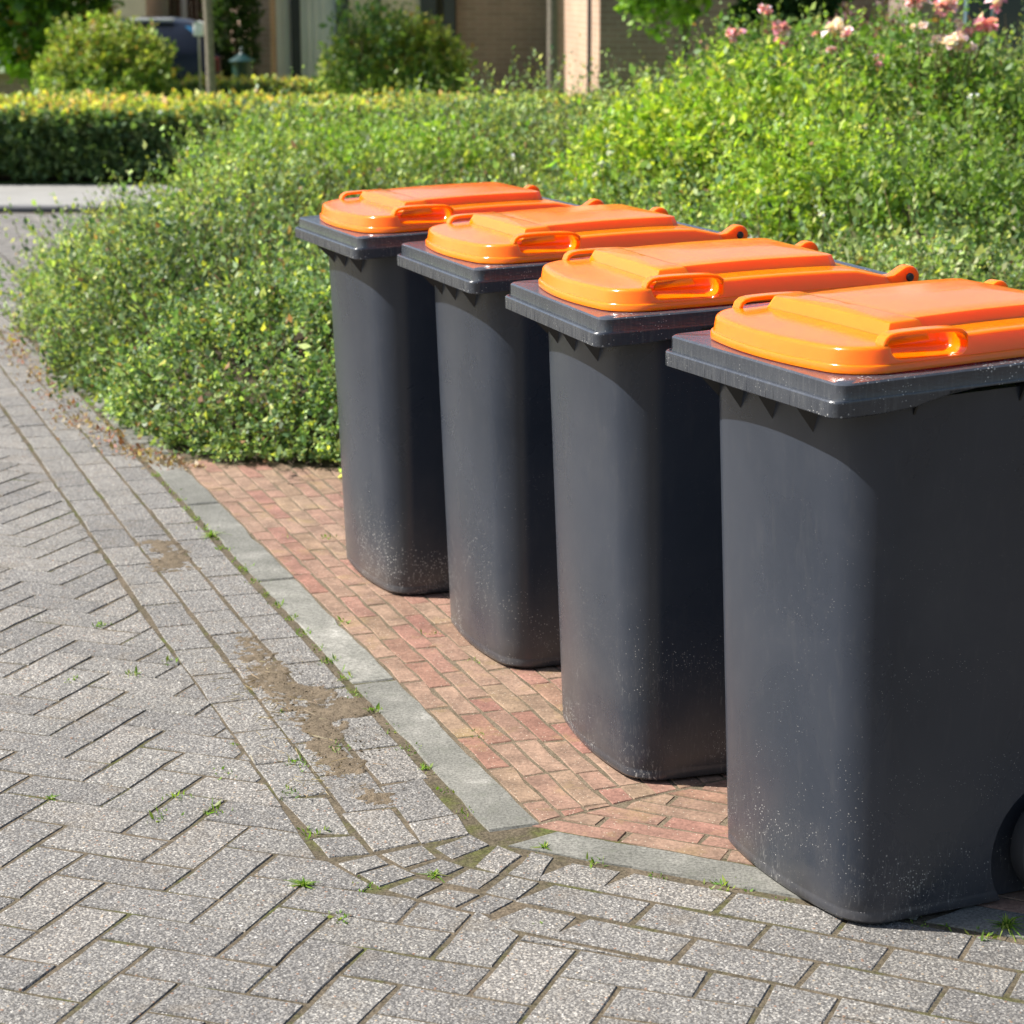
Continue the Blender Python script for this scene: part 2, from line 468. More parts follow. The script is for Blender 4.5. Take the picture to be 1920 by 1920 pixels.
def pieces_to_objects(pl, name, parent, mat, cap, rank, stuff_name):
    """the `cap` best-ranked pieces become objects of their own, the rest one joined part"""
    pl = [p for p in pl if p is not None]
    pl.sort(key=lambda p: rank(p[0]))
    for (c, V, F) in pl[:cap]:
        m = pymesh(name, V, F, mat)
        at_ = m.attributes.new("rnd", 'FLOAT', 'POINT'); at_.data.foreach_set("value", [random.random()] * len(V))
        link(name, m, parent, (c[0], c[1], 0))
    rest = pl[cap:]
    if rest:
        VV, FF, RR = [], [], []
        for c, V, F in rest:
            o = len(VV); VV += [(x + c[0], y + c[1], z) for x, y, z in V]; FF += [tuple(i + o for i in f) for f in F]
            RR += [random.random()] * len(V)
        m = pymesh(stuff_name, VV, FF, mat)
        at_ = m.attributes.new("rnd", 'FLOAT', 'POINT'); at_.data.foreach_set("value", RR)
        tag(link(stuff_name, m, parent), kind="stuff")
    print(name, len(pl))

# kerb lines (road side edge), gutter and herringbone border
K0 = np.array((-.035, 3.90))                                   # kerb corner, outer
D1 = np.array((-.3327, .9430))                                 # along the long kerb, away from the corner
N1 = np.array((-.9430, -.3327))                                # from the long kerb towards the road
D2 = np.array((.9000, -.4359)); N2 = np.array((-.4359, -.9000))
P1 = np.array((-.68, 5.735))                                   # a point on the long kerb's road edge
P2 = np.array((.14, 3.79))
def on1(s, off): return tuple(P1 + D1 * s + N1 * off)
def on2(s, off): return tuple(P2 + D2 * s + N2 * off)
GW = .108
BORDER = [on1(8.0, .342), on1(3.0, .342), on1(1.0, .340), (-.95, 5.46), (-.68, 4.735), (-.46, 4.112), (-.379, 3.874), (-.335, 3.791), (-.285, 3.724), (-.237, 3.659), (-.165, 3.608), (-.095, 3.566), (-.037, 3.539)] + [on2(.02, .342), on2(1.0, .342), on2(3.0, .342)]
def seg_info(p):
    best = None
    for i in range(len(BORDER) - 1):
        a, b = BORDER[i], BORDER[i + 1]
        ex, ey = b[0] - a[0], b[1] - a[1]; L2 = ex * ex + ey * ey
        t = max(0, min(1, ((p[0] - a[0]) * ex + (p[1] - a[1]) * ey) / L2))
        d = math.hypot(p[0] - a[0] - ex * t, p[1] - a[1] - ey * t)
        if best is None or d < best[0]:
            L_ = math.sqrt(L2); best = (d, a, (ey / L_, -ex / L_))      # normal to the road side (right of travel)
    return best
def visible(c, m=.45):
    return c[1] > 2.6 and abs(c[0]) < c[1] * 960 / FPX + m

# herringbone road
TH, HO, HW, HL = -0.3566, (-0.9488, 4.0049), .1076, .2252
eb = (math.cos(TH), math.sin(TH)); ea = (-math.sin(TH), math.cos(TH))
def hb(b, a):
    x = HO[0] + eb[0] * b + ea[0] * a; y = HO[1] + eb[1] * b + ea[1] * a
    # the old road has settled unevenly: a gentle wander of the courses
    return (x + .012 * (float(vnoise(x * 1.3, y * 1.3, 3)) - .5), y + .016 * (float(vnoise(x * 1.3, y * 1.3, 4)) - .5))
pl = []
for m in range(-22, 34):
    for n in range(-115, 75):
        ob, oa = n * HW + m * (HL + HW), -n * HW + m * (HL - HW)
        for q in (((0, 0), (HL, 0), (HL, HW), (0, HW)), ((HL, 0), (HL + HW, 0), (HL + HW, HL), (HL, HL))):
            mb, ma = ob + (q[0][0] + q[2][0]) / 2, oa + (q[0][1] + q[2][1]) / 2
            cx_, cy_ = HO[0] + eb[0] * mb + ea[0] * ma, HO[1] + eb[1] * mb + ea[1] * ma
            if not visible((cx_, cy_)) or cy_ > 15.9 or cx_ > 1.6 or cx_ < -5.2: continue
            P = [hb(ob + b, oa + a) for b, a in q]
            if cy_ < 10.6:
                d, o, nrm = seg_info((cx_, cy_))
                if d < .3:
                    P = clip(P, (o[0] + nrm[0] * .002, o[1] + nrm[1] * .002), nrm)
                    if len(P) < 3 or abs(area(P)) < .0009: continue
                elif (cx_ - o[0]) * nrm[0] + (cy_ - o[1]) * nrm[1] < 0: continue
            elif cx_ > -1.9: continue
            far = cy_ > 7
            pl.append(piece(P, joint=random.uniform(.0045, .0075), maxseg=.3 if far else .075, jit=.0004 if far else .0012))
pieces_to_objects(pl, "paver", road, M_PAVER, 300, lambda c: c[1] + .4 * max(0, abs(c[0]) - c[1] * .232) * 10, "far_pavers")

# gutter of three courses, turning the corner in a fan
gutter = sheet("gutter", [on1(6.2, .338), (-.455, 4.115), (-.375, 3.876), (-.283, 3.724), (-.165, 3.61), (-.037, 3.541), on2(.02, .338), on2(3, .338), on2(3, -.02), tuple(K0 + np.array((0.02, .02))), on1(6.2, -.02)], -.0021, M_JOINT)
FAN = [[(-0.263,4.173),(-0.183,4.224),(-0.110,4.025),(-0.201,3.978)],[(-0.199,3.974),(-0.105,4.020),(-0.076,3.919),(-0.169,3.869)],[(-0.144,3.852),(-0.079,3.919),(-0.040,3.865),(-0.109,3.795)],
[(-0.330,4.025),(-0.235,4.054),(-0.173,3.878),(-0.255,3.834)],[(-0.243,3.821),(-0.166,3.865),(-0.137,3.804),(-0.197,3.753)],[(-0.187,3.741),(-0.130,3.795),(-0.084,3.757),(-0.125,3.712)],
[(-0.460,4.112),(-0.365,4.117),(-0.305,3.919),(-0.373,3.919)],[(-0.378,3.901),(-0.295,3.910),(-0.259,3.821),(-0.337,3.804)],[(-0.318,3.778),(-0.249,3.817),(-0.224,3.774),(-0.282,3.724)],[(-0.276,3.728),(-0.217,3.770),(-0.173,3.720),(-0.237,3.667)],[(-0.221,3.655),(-0.169,3.708),(-0.121,3.683),(-0.165,3.616)],[(-0.162,3.616),(-0.117,3.659),(-0.056,3.631),(-0.096,3.577)],[(-0.089,3.569),(-0.047,3.631),(0.003,3.604),(-0.037,3.547)],
[(-0.071,3.762),(-0.027,3.865),(0.020,3.813),(-0.022,3.728)],[(-0.118,3.687),(-0.077,3.753),(-0.022,3.724),(-0.057,3.655)],[(-0.006,3.728),(0.036,3.834),(0.078,3.804),(0.048,3.696)],[(-0.050,3.643),(-0.010,3.720),(0.051,3.687),(0.009,3.608)]]
pl = [piece(q, joint=.001, tilt=.0004, jit=.001, maxseg=.06) for q in FAN]
def s1(p): return float(np.dot(np.array(p) - P1, D1))
def s2(p): return float(np.dot(np.array(p) - P2, D2))
for k, st in ((0, (-.225, 4.20)), (1, (-.285, 4.04)), (2, (-.41, 4.115))):
    s = s1(st) + .003; first = True
    while s < 5.6:
        ln = .2135 + random.gauss(0, .0015)
        o0, o1 = .016 + k * GW, .016 + (k + 1) * GW - .003
        w = .006 * (vnoise(s * 1.5, k, 9) - .5)
        c = on1(s + ln / 2, o0)
        if visible(c): pl.append(piece([on1(s, o0 + w), on1(s, o1 + w), on1(s + ln, o1 + w), on1(s + ln, o0 + w)], joint=random.uniform(.004, .008), jit=.001, tilt=.0003))
        s += ln
for k, st, l0 in ((0, (.083, 3.77), .122), (1, (.014, 3.60), .212), (2, (-.014, 3.543), .118)):
    s = s2(st); ln = l0
    while s < 1.9:
        o0, o1 = .018 + k * GW, .018 + (k + 1) * GW - .003
        sk = .018 if s < .1 else 0.0
        c = on2(s + ln / 2, o0)
        if visible(c): pl.append(piece([on2(s + sk, o0), on2(s - sk, o1), on2(s + ln, o1), on2(s + ln, o0)], joint=random.uniform(.006, .010), jit=.0012, tilt=.0003))
        s += ln; ln = .214
pieces_to_objects(pl, "paver", gutter, M_PAVER, 300, lambda c: c[1], "far_gutter_pavers")

# flush kerb stones with broken arrises
kerb = sheet("kerb", [on1(6.2, .012), tuple(P1 + D1 * s1(K0) + N1 * .012), on2(2.6, .014), on2(2.6, -.115), tuple(K0 + np.array((.085, .075))), on1(6.2, -.118)], -.0018, M_JOINT)
pl = []
kj = [s1((-.045, 3.925)), s1((-.385, 4.84)), s1((-.685, 5.75)), s1((-1.0, 6.66))]
while kj[-1] < 6: kj.append(kj[-1] + 1.0)
for a, b in zip(kj[:-1], kj[1:]):
    if a < 5: pl.append(piece([on1(a, .002), on1(b, .002), on1(b, -.104), on1(a, -.104)], joint=.007, ch=.005, jit=.0016, maxseg=.06, tilt=.0004, dz=.002))
kk = [s2((-.005, 3.885)), .62, 1.62, 2.6]
for a, b in zip(kk[:-1], kk[1:]):
    pl.append(piece([on2(a, .002), on2(b, .002), on2(b, -.104), on2(a + .055, -.104)], joint=.007, ch=.005, jit=.0016, maxseg=.06, tilt=.0004, dz=.002))
pieces_to_objects(pl, "kerb_stone", kerb, M_KERB, 300, lambda c: c[1], "far_kerb_stones")

# red brick bay behind the kerb
bay = sheet("brick_bay", [on1(1.62, -.10), tuple(K0 + np.array((.08, .07))), on2(2.8, -.10), (3.6, 7.4), (-1.0, 7.4)], -.0016, M_SANDY)
MO, MD = np.array((.035, 3.965)), np.array((.84, .54)); MD = MD / np.linalg.norm(MD); MN = np.array((-MD[1], MD[0]))
pl = []
BW, BL = .0548, .2055
for k in range(0, 60):
    o = -.106 - k * BW; s = -2.6 + (k % 2) * BL / 2 + random.uniform(-.03, .03)
    while s < 1.75:
        ln = BL if random.random() > .06 else BL * .5
        P = [on1(s, o), on1(s, o - BW), on1(s + ln, o - BW), on1(s + ln, o)]
        c = np.mean(P, axis=0); s += ln
        if c[1] > 7.3 or not visible(c, .3): continue
        P = clip(ccw(P), tuple(MO + MN * .001), tuple(MN))
        if len(P) > 2 and abs(area(P)) > .0007: pl.append(piece(P, joint=random.uniform(.0035, .0060), ch=.003, jit=.0022, tilt=.0003, zj=.0004))
for k in range(0, 40):
    o = -.106 - k * BW; s = -1.0 + (k % 2) * BL / 2 + random.uniform(-.03, .03)
    while s < 3.0:
        P = [on2(s, o), on2(s, o - BW), on2(s + BL, o - BW), on2(s + BL, o)]
        c = np.mean(P, axis=0); s += BL
        if c[1] > 7.3 or not visible(c, .3): continue
        P = clip(ccw(P), tuple(MO - MN * .001), tuple(-MN))
        if len(P) > 2 and abs(area(P)) > .0007: pl.append(piece(P, joint=random.uniform(.0035, .0060), ch=.003, jit=.0012, tilt=.0003, zj=.0004))
# rank: what stands in front of the row of bins shows, the rest hides behind them
pieces_to_objects(pl, "brick", bay, M_BRICK, 300, lambda c: max(0, c[0] - np.interp(c[1], [3.4, 3.9, 4.7, 5.4, 6.1, 7.2], [.75, .45, .15, -.1, -.4, -.35])) * 20 + c[1] * .01, "hidden_bricks")

# swept-in sandy soil lying over the gutter
def poly_sd(P, X, Y):
    """signed distance, positive inside"""
    d = np.full(X.shape, 1e9); ins = np.zeros(X.shape, bool)
    for i in range(len(P)):
        a, b = P[i], P[(i + 1) % len(P)]
        ex, ey = b[0] - a[0], b[1] - a[1]; t = np.clip(((X - a[0]) * ex + (Y - a[1]) * ey) / (ex * ex + ey * ey), 0, 1)
        d = np.minimum(d, np.hypot(X - a[0] - ex * t, Y - a[1] - ey * t))
        with np.errstate(divide='ignore', invalid='ignore'):
            ins ^= ((a[1] > Y) != (b[1] > Y)) & (X < ex * (Y - a[1]) / (ey if abs(ey) > 1e-12 else 1e-12) + a[0])
    return np.where(ins, d, -d)
def soil_patch(P, label, step=.005, hi=.007):
    x0, x1 = min(p[0] for p in P) - .08, max(p[0] for p in P) + .08; y0, y1 = min(p[1] for p in P) - .08, max(p[1] for p in P) + .08
    xs = np.arange(x0, x1, step); ys = np.arange(y0, y1, step * 1.4); X, Y = np.meshgrid(xs, ys)
    sd = poly_sd(P, X, Y) - .012 + .13 * (fbm(X * 22, Y * 22, 5, 4) - .5) + .03 * (vnoise(X * 130, Y * 130, 6) - .5)
    Z = -.012 + np.clip((sd + .05) / .05, 0, 1) * .0128 + np.clip(sd / .05, 0, 1) * hi * (fbm(X * 14, Y * 14, 8, 3) - .35) + .0058 * (fbm(X * 85, Y * 85, 2, 2) - .5)
    ny, nx = X.shape; idx = np.arange(nx * ny).reshape(ny, nx)
    V = np.stack([X, Y, Z], -1).reshape(-1, 3)
    keep = (sd[:-1, :-1] > -.055)
    q = np.stack([idx[:-1, :-1], idx[:-1, 1:], idx[1:, 1:], idx[1:, :-1]], -1)[keep]
    o = link("soil", pymesh("soil", V.tolist(), [tuple(int(i) for i in f) for f in q], M_SOIL, 60))
    return tag(o, label, "soil", kind="stuff")
soil_patch([(-0.699,5.246),(-0.633,5.246),(-0.491,4.856),(-0.311,4.719),(-0.317,4.625),(-0.373,4.588),(-0.321,4.347),(-0.234,4.054),(-0.283,4.098),(-0.396,4.314),(-0.486,4.552),(-0.548,4.700),(-0.646,5.023)], "brown sandy soil swept over the gutter pavers beside the kerb")
soil_patch([(-1.068,6.219),(-0.975,6.219),(-0.883,5.914),(-0.980,5.856)], "small brown soil patch covering one gutter paver farther up")

# far side of the road: kerb step, pavement, verge
M_FARKERB = plain("dark kerb concrete", (.10, .10, .105), .9, .25, 6)
M_FLAG = plain("light grey pavement flags", (.23, .225, .21), .9, .12, 3)
far_k = box("far_kerb", (-14, 6, 16.03, 16.16, -.05, .042), M_FARKERB, bevel=.012); tag(far_k, kind="structure")
far_p = box("far_pavement", (-14, 6, 16.163, 17.95, -.05, .038), M_FLAG); tag(far_p, kind="structure")
M_LAWN = NT("lawn"); _n = M_LAWN.noise(M_LAWN.pos(), 6, 5); M_LAWN = M_LAWN.set(Base_Color=M_LAWN.ramp(_n.outputs[0], [(.3, (.14, .24, .04)), (.7, (.26, .36, .06))]), Roughness=.9)
sheet("lawn", [(-30, 17.95), (30, 17.95), (30, 60), (-30, 60)], .042, M_LAWN)

# ------------------------------------------------------------------ wheelie bins
ZR, KS = .9489, .0374            # rim height at the front, its rise towards the back
def zr(b): return ZR + KS * b
BX, BY = .2875, .30              # local origin: centre of the bin's base
def L3(a, b, z): return (a - BX, b - BY, z)

def outline(hw, b0, b1, r, bow, nf=13, nc=7, rb=.05):
    """closed plan outline (ccw from front left): bowed front, rounded corners; x centred"""
    P = []
    for k in range(nf):                                   # front, left to right
        x = -(hw - r) + 2 * (hw - r) * k / (nf - 1); P.append((x, b0))
    for k in range(1, nc + 1):
        t = R(-90 + 90 * k / nc); P.append((hw - r + r * math.cos(t), b0 + r + r * math.sin(t)))
    for k in range(1, 9): P.append((hw, b0 + r + (b1 - rb - b0 - r) * k / 9))
    for k in range(0, nc + 1):
        t = R(90 * k / nc); P.append((hw - rb + rb * math.cos(t), b1 - rb + rb * math.sin(t)))
    for k in range(1, 6): P.append((hw - rb - 2 * (hw - rb) * k / 6, b1))
    for k in range(0, nc + 1):
        t = R(90 + 90 * k / nc); P.append((-(hw - rb) + rb * math.cos(t), b1 - rb + rb * math.sin(t)))
    for k in range(1, 9): P.append((-hw, b1 - rb + (b0 + r - b1 + rb) * k / 9))
    for k in range(0, nc):
        t = R(180 + 90 * k / nc); P.append((-(hw - r) + r * math.cos(t), b0 + r + r * math.sin(t)))
    out = []
    for x, b in P:
        f = max(0.0, (b1 - b) / (b1 - b0)) ** 2
        out.append((x, b + bow * (x / hw) ** 2 * f))
    return out
def body_par(z):
    f = z / .9
    return dict(hw=.240 + f * .024, b0=.078 - f * .034, b1=.555 + f * .045, r=.060 + f * .015, bow=.026)
def body_side(z): return body_par(z)['hw']
def boolean(obj, cutter, op='DIFFERENCE'):
    md = obj.modifiers.new("b", 'BOOLEAN'); md.object = cutter; md.operation = op; md.solver = 'EXACT'
    dg = bpy.context.evaluated_depsgraph_get()
    dg.update()
    me = bpy.data.meshes.new_from_object(obj.evaluated_get(dg))
    obj.modifiers.clear(); old = obj.data; obj.data = me
    cm = cutter.data; bpy.data.objects.remove(cutter)
    return me

def make_body_mesh():
    rings = []
    for z, ins in ((0, .010), (.003, .003), (.008, 0), (.020, 0), (.0225, .0006), (.026, .0006), (.029, 0), (.06, 0), (.12, 0), (.25, 0), (.40, 0), (.55, 0), (.70, 0), (.80, 0), (.86, 0), (.905, 0)):
        p = body_par(z); p['hw'] -= ins; p['b0'] += ins; p['b1'] -= ins
        rings.append([L3(x + BX, b, z + (KS * b if z > .9 else 0)) for x, b in outline(**p)])
    V, F = rings_mesh(rings)
    m = pymesh("body", V, F)
    tmp = link("tmp", m)
    for s in (-1, 1):
        V, F = lathe([(.138, -.06), (.138, .06)], 32, 'x')
        c = link("cut", pymesh("cut", [(x + s * (.215 + .055), y + .505 - BY, z + .085) for x, y, z in V], F))
        m = boolean(tmp, c)
    m.polygons.foreach_set("use_smooth", [True] * len(m.polygons)); m.set_sharp_from_angle(angle=R(32))
    bpy.data.objects.remove(tmp)
    m.name = "body"
    return m

def make_rim_mesh():
    bm = bmesh.new()
    # outline of the skirt (plan) with rounded corners; the lower edge of the side skirt rises behind the front
    def pl(hw, b0, b1, r): return outline(hw, b0, b1, r, 0.0, nf=9, nc=5, rb=.03)
    def skirt(b): return .055 - .024 * float(np.clip((b - .10) / .16, 0, 1)) ** 1.0 * (3 - 2 * float(np.clip((b - .10) / .16, 0, 1))) * float(np.clip((b - .10) / .16, 0, 1))
    rings = []
    def ring(hw, b0, zf, rad=.024):
        rings.append([(x, b - BY, zf(b)) for x, b in pl(hw, b0, .615, rad)])
    ring(.258, .03, lambda b: zr(b) - .030)
    ring(.268, .012, lambda b: zr(b) - skirt(b) + .001)
    ring(.2855, -.006, lambda b: zr(b) - skirt(b))
    ring(.289, -.011, lambda b: zr(b) - skirt(b) + .003)
    ring(.2895, -.0115, lambda b: zr(b) - .031)
    ring(.2895, -.0115, lambda b: zr(b) - .0285 )
    ring(.2888, -.0095, lambda b: zr(b) - .0262)
    ring(.2885, -.0055, lambda b: zr(b) - .0262)
    ring(.2885, -.0040, lambda b: zr(b) - .0285)
    ring(.2882, -.0005, lambda b: zr(b) - .0285)
    ring(.2875, 0.0, lambda b: zr(b) - .026)
    ring(.2875, 0.0, lambda b: zr(b) - .003)
    ring(.2845, .003, lambda b: zr(b))
    ring(.22, .07, lambda b: zr(b))
    V, F = rings_mesh(rings)
    parts = [(V, F)]
    return merge(parts)

def lid_outline(): return outline(.2545, .016, .634, .070, .036, nf=17, nc=10, rb=.03)
def offset_ring(P, d):
    """inward offset of a smooth ccw outline"""
    n = len(P); out = []
    for i in range(n):
        a, b = P[i - 1], P[(i + 1) % n]; tx, ty = b[0] - a[0], b[1] - a[1]; l = math.hypot(tx, ty) or 1
        out.append((P[i][0] - ty / l * d, P[i][1] + tx / l * d))
    return out
def lid_z(b):     # height of the lid plate above the rim along its depth
    return .039 + .009 * math.sin(math.pi * min(1, max(0, (b - .02) / .66)))
def make_lid_mesh():
    O = lid_outline(); rings = []
    def add(d, f): rings.append([(x, b - BY, zr(b) + .002 + f(x, b)) for x, b in offset_ring(O, d)])
    add(.010, lambda x, b: .000)
    add(.0, lambda x, b: .000)
    add(.0, lambda x, b: .0115)
    add(.0010, lambda x, b: .0128)
    add(.0042, lambda x, b: .0132)
    add(.0050, lambda x, b: .0150)
    drop = lambda b: .016 * float(np.clip((b - .54) / .08, 0, 1))
    add(.0078, lambda x, b: lid_z(b) - .0065 - drop(b))
    add(.0092, lambda x, b: lid_z(b) - .0030 - drop(b))
    add(.0120, lambda x, b: lid_z(b) - .0008 - drop(b))
    add(.0155, lambda x, b: lid_z(b) - .0000 - drop(b))
    add(.0220, lambda x, b: lid_z(b) + .0004 - drop(b))
    base = rings[-1]; n = len(base)
    for f in (.15, .35, .6, .85):
        rr_ = []
        for (x, y, z) in base:
            b = y + BY; cb = min(max(b, .22), .45); nx, nb = x * (1 - f), b + (cb - b) * f
            rr_.append((nx, nb - BY, zr(nb) + .002 + lid_z(nb) + .003 * f - drop(nb)))
        rings.append(rr_)
    V, F = rings_mesh(rings)
    tmp = link("tmp", pymesh("lid", V, F))
    for s in (-1, 1):                                   # the finger pockets under the two side grips
        bm = bmesh.new()
        box_bm(bm, .192, .36, .116 - BY, .264 - BY, zr(.19) + .0185, zr(.19) + .12, bevel=.020, seg=4)
        if s < 0:
            for v in bm.verts: v.co.x = -v.co.x
        c = link("cut", bm_mesh("cut", bm))
        boolean(tmp, c)
    lid = tmp.data; bpy.data.objects.remove(tmp)
    V = [tuple(v.co) for v in lid.vertices]; F = [tuple(p.vertices) for p in lid.polygons]
    # raised panel with its wider nose; rings follow the plate's rise
    def slab(pts, slope, h0, h1, rnd=.004):
        R_ = []
        for d, hh in ((0, h0 - .012), (slope * .86, h1 - rnd), (slope * .95, h1 - .0012), (slope * .95 + rnd, h1)):
            q = offset_ring(pts, 0); cx = sum(p[0] for p in q) / len(q); cb = sum(p[1] for p in q) / len(q)
            q = inset_round(pts, d)
            R_.append([(x, b - BY, zr(b) + .002 + lid_z(b) + (hh - .039)) for x, b in q])
        # crown the top
        last = R_[-1]; n_ = len(last)
        for f in (.3, .65, .9):
            rr_ = []
            for x, y, z in last:
                b = y + BY; mid = sum(p[1] for p in pts) / len(pts); nb = b + (mid - b) * f * (.55); nx = x * (1 - f)
                rr_.append((nx, nb - BY, zr(nb) + .002 + lid_z(nb) + (h1 - .039) + .004 * f))
            R_.append(rr_)
        return rings_mesh(R_)
    def dense(poly, k=8):
        out = []
        for i in range(len(poly)):
            a, b = poly[i], poly[(i + 1) % len(poly)]
            for s in range(k): out.append((a[0] + (b[0] - a[0]) * s / k, a[1] + (b[1] - a[1]) * s / k))
        return out
    def inset_round(pts, d):
        cx = sum(p[0] for p in pts) / len(pts); x0, x1 = min(p[0] for p in pts), max(p[0] for p in pts); b0, b1 = min(p[1] for p in pts), max(p[1] for p in pts)
        return [(cx + (x - cx) * (1 - d / ((x1 - x0) / 2)), (b0 + b1) / 2 + (b - (b0 + b1) / 2) * (1 - d / ((b1 - b0) / 2))) for x, b in pts]
    pan = dense([(-.176, .172), (.176, .172), (.176, .530), (.165, .546), (-.165, .546), (-.176, .530)], 6)
    nose = dense([(-.196, .142), (.196, .142), (.198, .225), (-.198, .225)], 6)
    parts = [(V, F), slab(pan, .012, .039, .0610), slab(nose, .016, .039, .0615, .003)]
    V, F = merge(parts)
    m = pymesh("lid", V, F, M_ORANGE, 38)
    return m

def grip_mesh(s):
    """the flat loop handle standing on the lid's shoulder, over the finger pocket"""
    x0, x1 = .217, .2425
    zb = zr(.19) + .002
    path = [(.108, .026), (.1095, .040), (.1125, .0480), (.120, .0535), (.132, .0558), (.160, .0572), (.190, .0580), (.220, .0580), (.243, .0572), (.255, .0545), (.263, .0485), (.2675, .040), (.269, .026)]
    th = .0036; rings = []
    for i, (b, h) in enumerate(path):
        a, c = path[max(0, i - 1)], path[min(len(path) - 1, i + 1)]
        tb, tz = c[0] - a[0], c[1] - a[1]; l = math.hypot(tb, tz); nb, nz = -tz / l, tb / l
        w = .0015
        cor = [(x0, -th), (x0, th - w), (x0 + w, th), (x1 - w, th), (x1, th - w), (x1, -th)]
        rings.append([(x * s, b + nb * o - BY, zb + h + nz * o) for x, o in (cor if s > 0 else cor[::-1])])
    return rings_mesh(rings)
def hinge_arm(s):
    """arm from the lid's rear corner to the pivot eye, in its own thickness"""
    x0, x1 = .214, .244
    pts = []
    bp, zp = .662, 1.001                                   # pivot
    prof = [(.545, zr(.545) + .012), (.585, zr(.585) + .012), (.620, zr(.62) + .010)]
    eye = [(bp + .0225 * math.cos(R(t)), zp - .004 + .0225 * math.sin(R(t))) for t in range(-110, 141, 20)]
    top = [(.628, zr(.62) + .030), (.595, zr(.59) + .027), (.575, zr(.575) + .030), (.545, zr(.545) + .034)]
    prof = prof + eye + top
    cb = sum(p[0] for p in prof) / len(prof); cz = sum(p[1] for p in prof) / len(prof)
    R_ = []
    for x, ins in ((x0, .002), (x0 + .002, 0), (x1 - .003, 0), (x1, .003)):
        ring = [(x * s, b + (cb - b) * ins / .05 - BY, z + (cz - z) * ins / .05) for b, z in prof]
        R_.append(ring if s > 0 else ring[::-1])
    return rings_mesh(R_)

BODY = make_body_mesh()
_v, _f = make_rim_mesh(); RIM = pymesh("rim", _v, _f, M_RIM, 40)
LID = make_lid_mesh()
def smesh(name, vf, mat, ang=38): return pymesh(name, vf[0], vf[1], mat, ang)
GRIPS = [smesh("grip", grip_mesh(s), M_ORANGE) for s in (-1, 1)]
ARMS = [smesh("hinge_arm", hinge_arm(s), M_ORANGE, 45) for s in (-1, 1)]
def shift(vf, d): return [(x + d[0], y + d[1], z + d[2]) for x, y, z in vf[0]], vf[1]
def pin_mesh(s):
    V, F = lathe([(.0, 0), (.0075, 0), (.0085, .0015), (.0085, .003), (.006, .0055), (.0, .006)][1:-1], 16, 'x')
    V = [(s * (x + .2435), y + .662 - BY, z + .997) for x, y, z in V]
    return V, (F if s > 0 else [f[::-1] for f in F])
PINS = [smesh("hinge_pin", pin_mesh(s), M_BLACK) for s in (-1, 1)]
# pivot bar, push handle and back plate of the dark body
_bm = bmesh.new()
box_bm(_bm, -.208, .208,   .596 - BY, .640 - BY, .945, .977, bevel=.010, seg=2)
for sx in (-1, 1): box_bm(_bm, sx * .12 - .02, sx * .12 + .02, .63 - BY, .672 - BY, .950, .984, bevel=.006, seg=1)
_m1 = bm_mesh("t", _bm)
_parts = [([tuple(v.co) for v in _m1.vertices], [tuple(p.vertices) for p in _m1.polygons]), tube([(-.213, .668 - BY, .978), (0, .668 - BY, .978), (.213, .668 - BY, .978)], .0145, 12)]
HANDLE = smesh("push_handle", merge(_parts), M_RIM, 40)
# stiffening fins under the rim
def fin_front(a, h=.088):
    """hollow-looking gusset: a small three-sided pyramid under the rim, its ridge running down to the body"""
    x = a - BX
    p = body_par(.88); f0 = p['b0'] + p['bow'] * (x / p['hw']) ** 2 + (.0 if abs(x) < .16 else .012 * (abs(x) - .16) / .06) + .012
    z1 = ZR - .036
    V = [(x - .030, f0 - BY, z1), (x, -.002 - BY, z1), (x + .034, f0 - BY, z1), (x, f0 + .002 - BY, z1 - h)]
    return V, [(0, 1, 3), (1, 2, 3), (2, 0, 3), (0, 2, 1)]
def fin_side(b, s, h=.06, th=.0022):
    hw = body_par(.88)['hw']; z1 = zr(b) - .028
    tri = [(.284, z1 - .003), (hw - .012, z1 - .003 - h), (hw - .012, z1)]
    R_ = [[(s * x, b + o - BY, z) for x, z in tri] for o in ((-th, th) if s > 0 else (th, -th))]
    return rings_mesh(R_)
FINS = [smesh("stiffening_fin", fin_front(a), M_BLACK, 20) for a in (.075, .180, .295, .415)] + [smesh("stiffening_fin", fin_side(b, s), M_BLACK, 20) for s in (-1, 1) for b in (.155, .36, .50)]  # black fins: the shade under the rim is put into their colour
# wheels
def wheel_mats(s):
    ty = lathe([(.066, -.018), (.090, -.022), (.098, -.017), (.100, -.008), (.100, .008), (.098, .017), (.090, .022), (.066, .018)], 32, 'x')
    hb_ = lathe([(.002, -.012), (.066, -.012), (.068, -.018), (.071, -.018), (.071, .018), (.068, .018), (.064, .008), (.030, .006), (.026, .016), (.002, .017)], 28, 'x')
    pos = (s * .258, .505 - BY, .1005)
    return shift(ty, pos), shift(hb_, pos)
WH = [(smesh("tyre", wheel_mats(s)[0], M_TYRE), smesh("hub", wheel_mats(s)[1], M_HUB)) for s in (-1, 1)]
AXLE = smesh("axle", tube([(-.27, .505 - BY, .1005), (.27, .505 - BY, .1005)], .011, 10), M_STEEL)

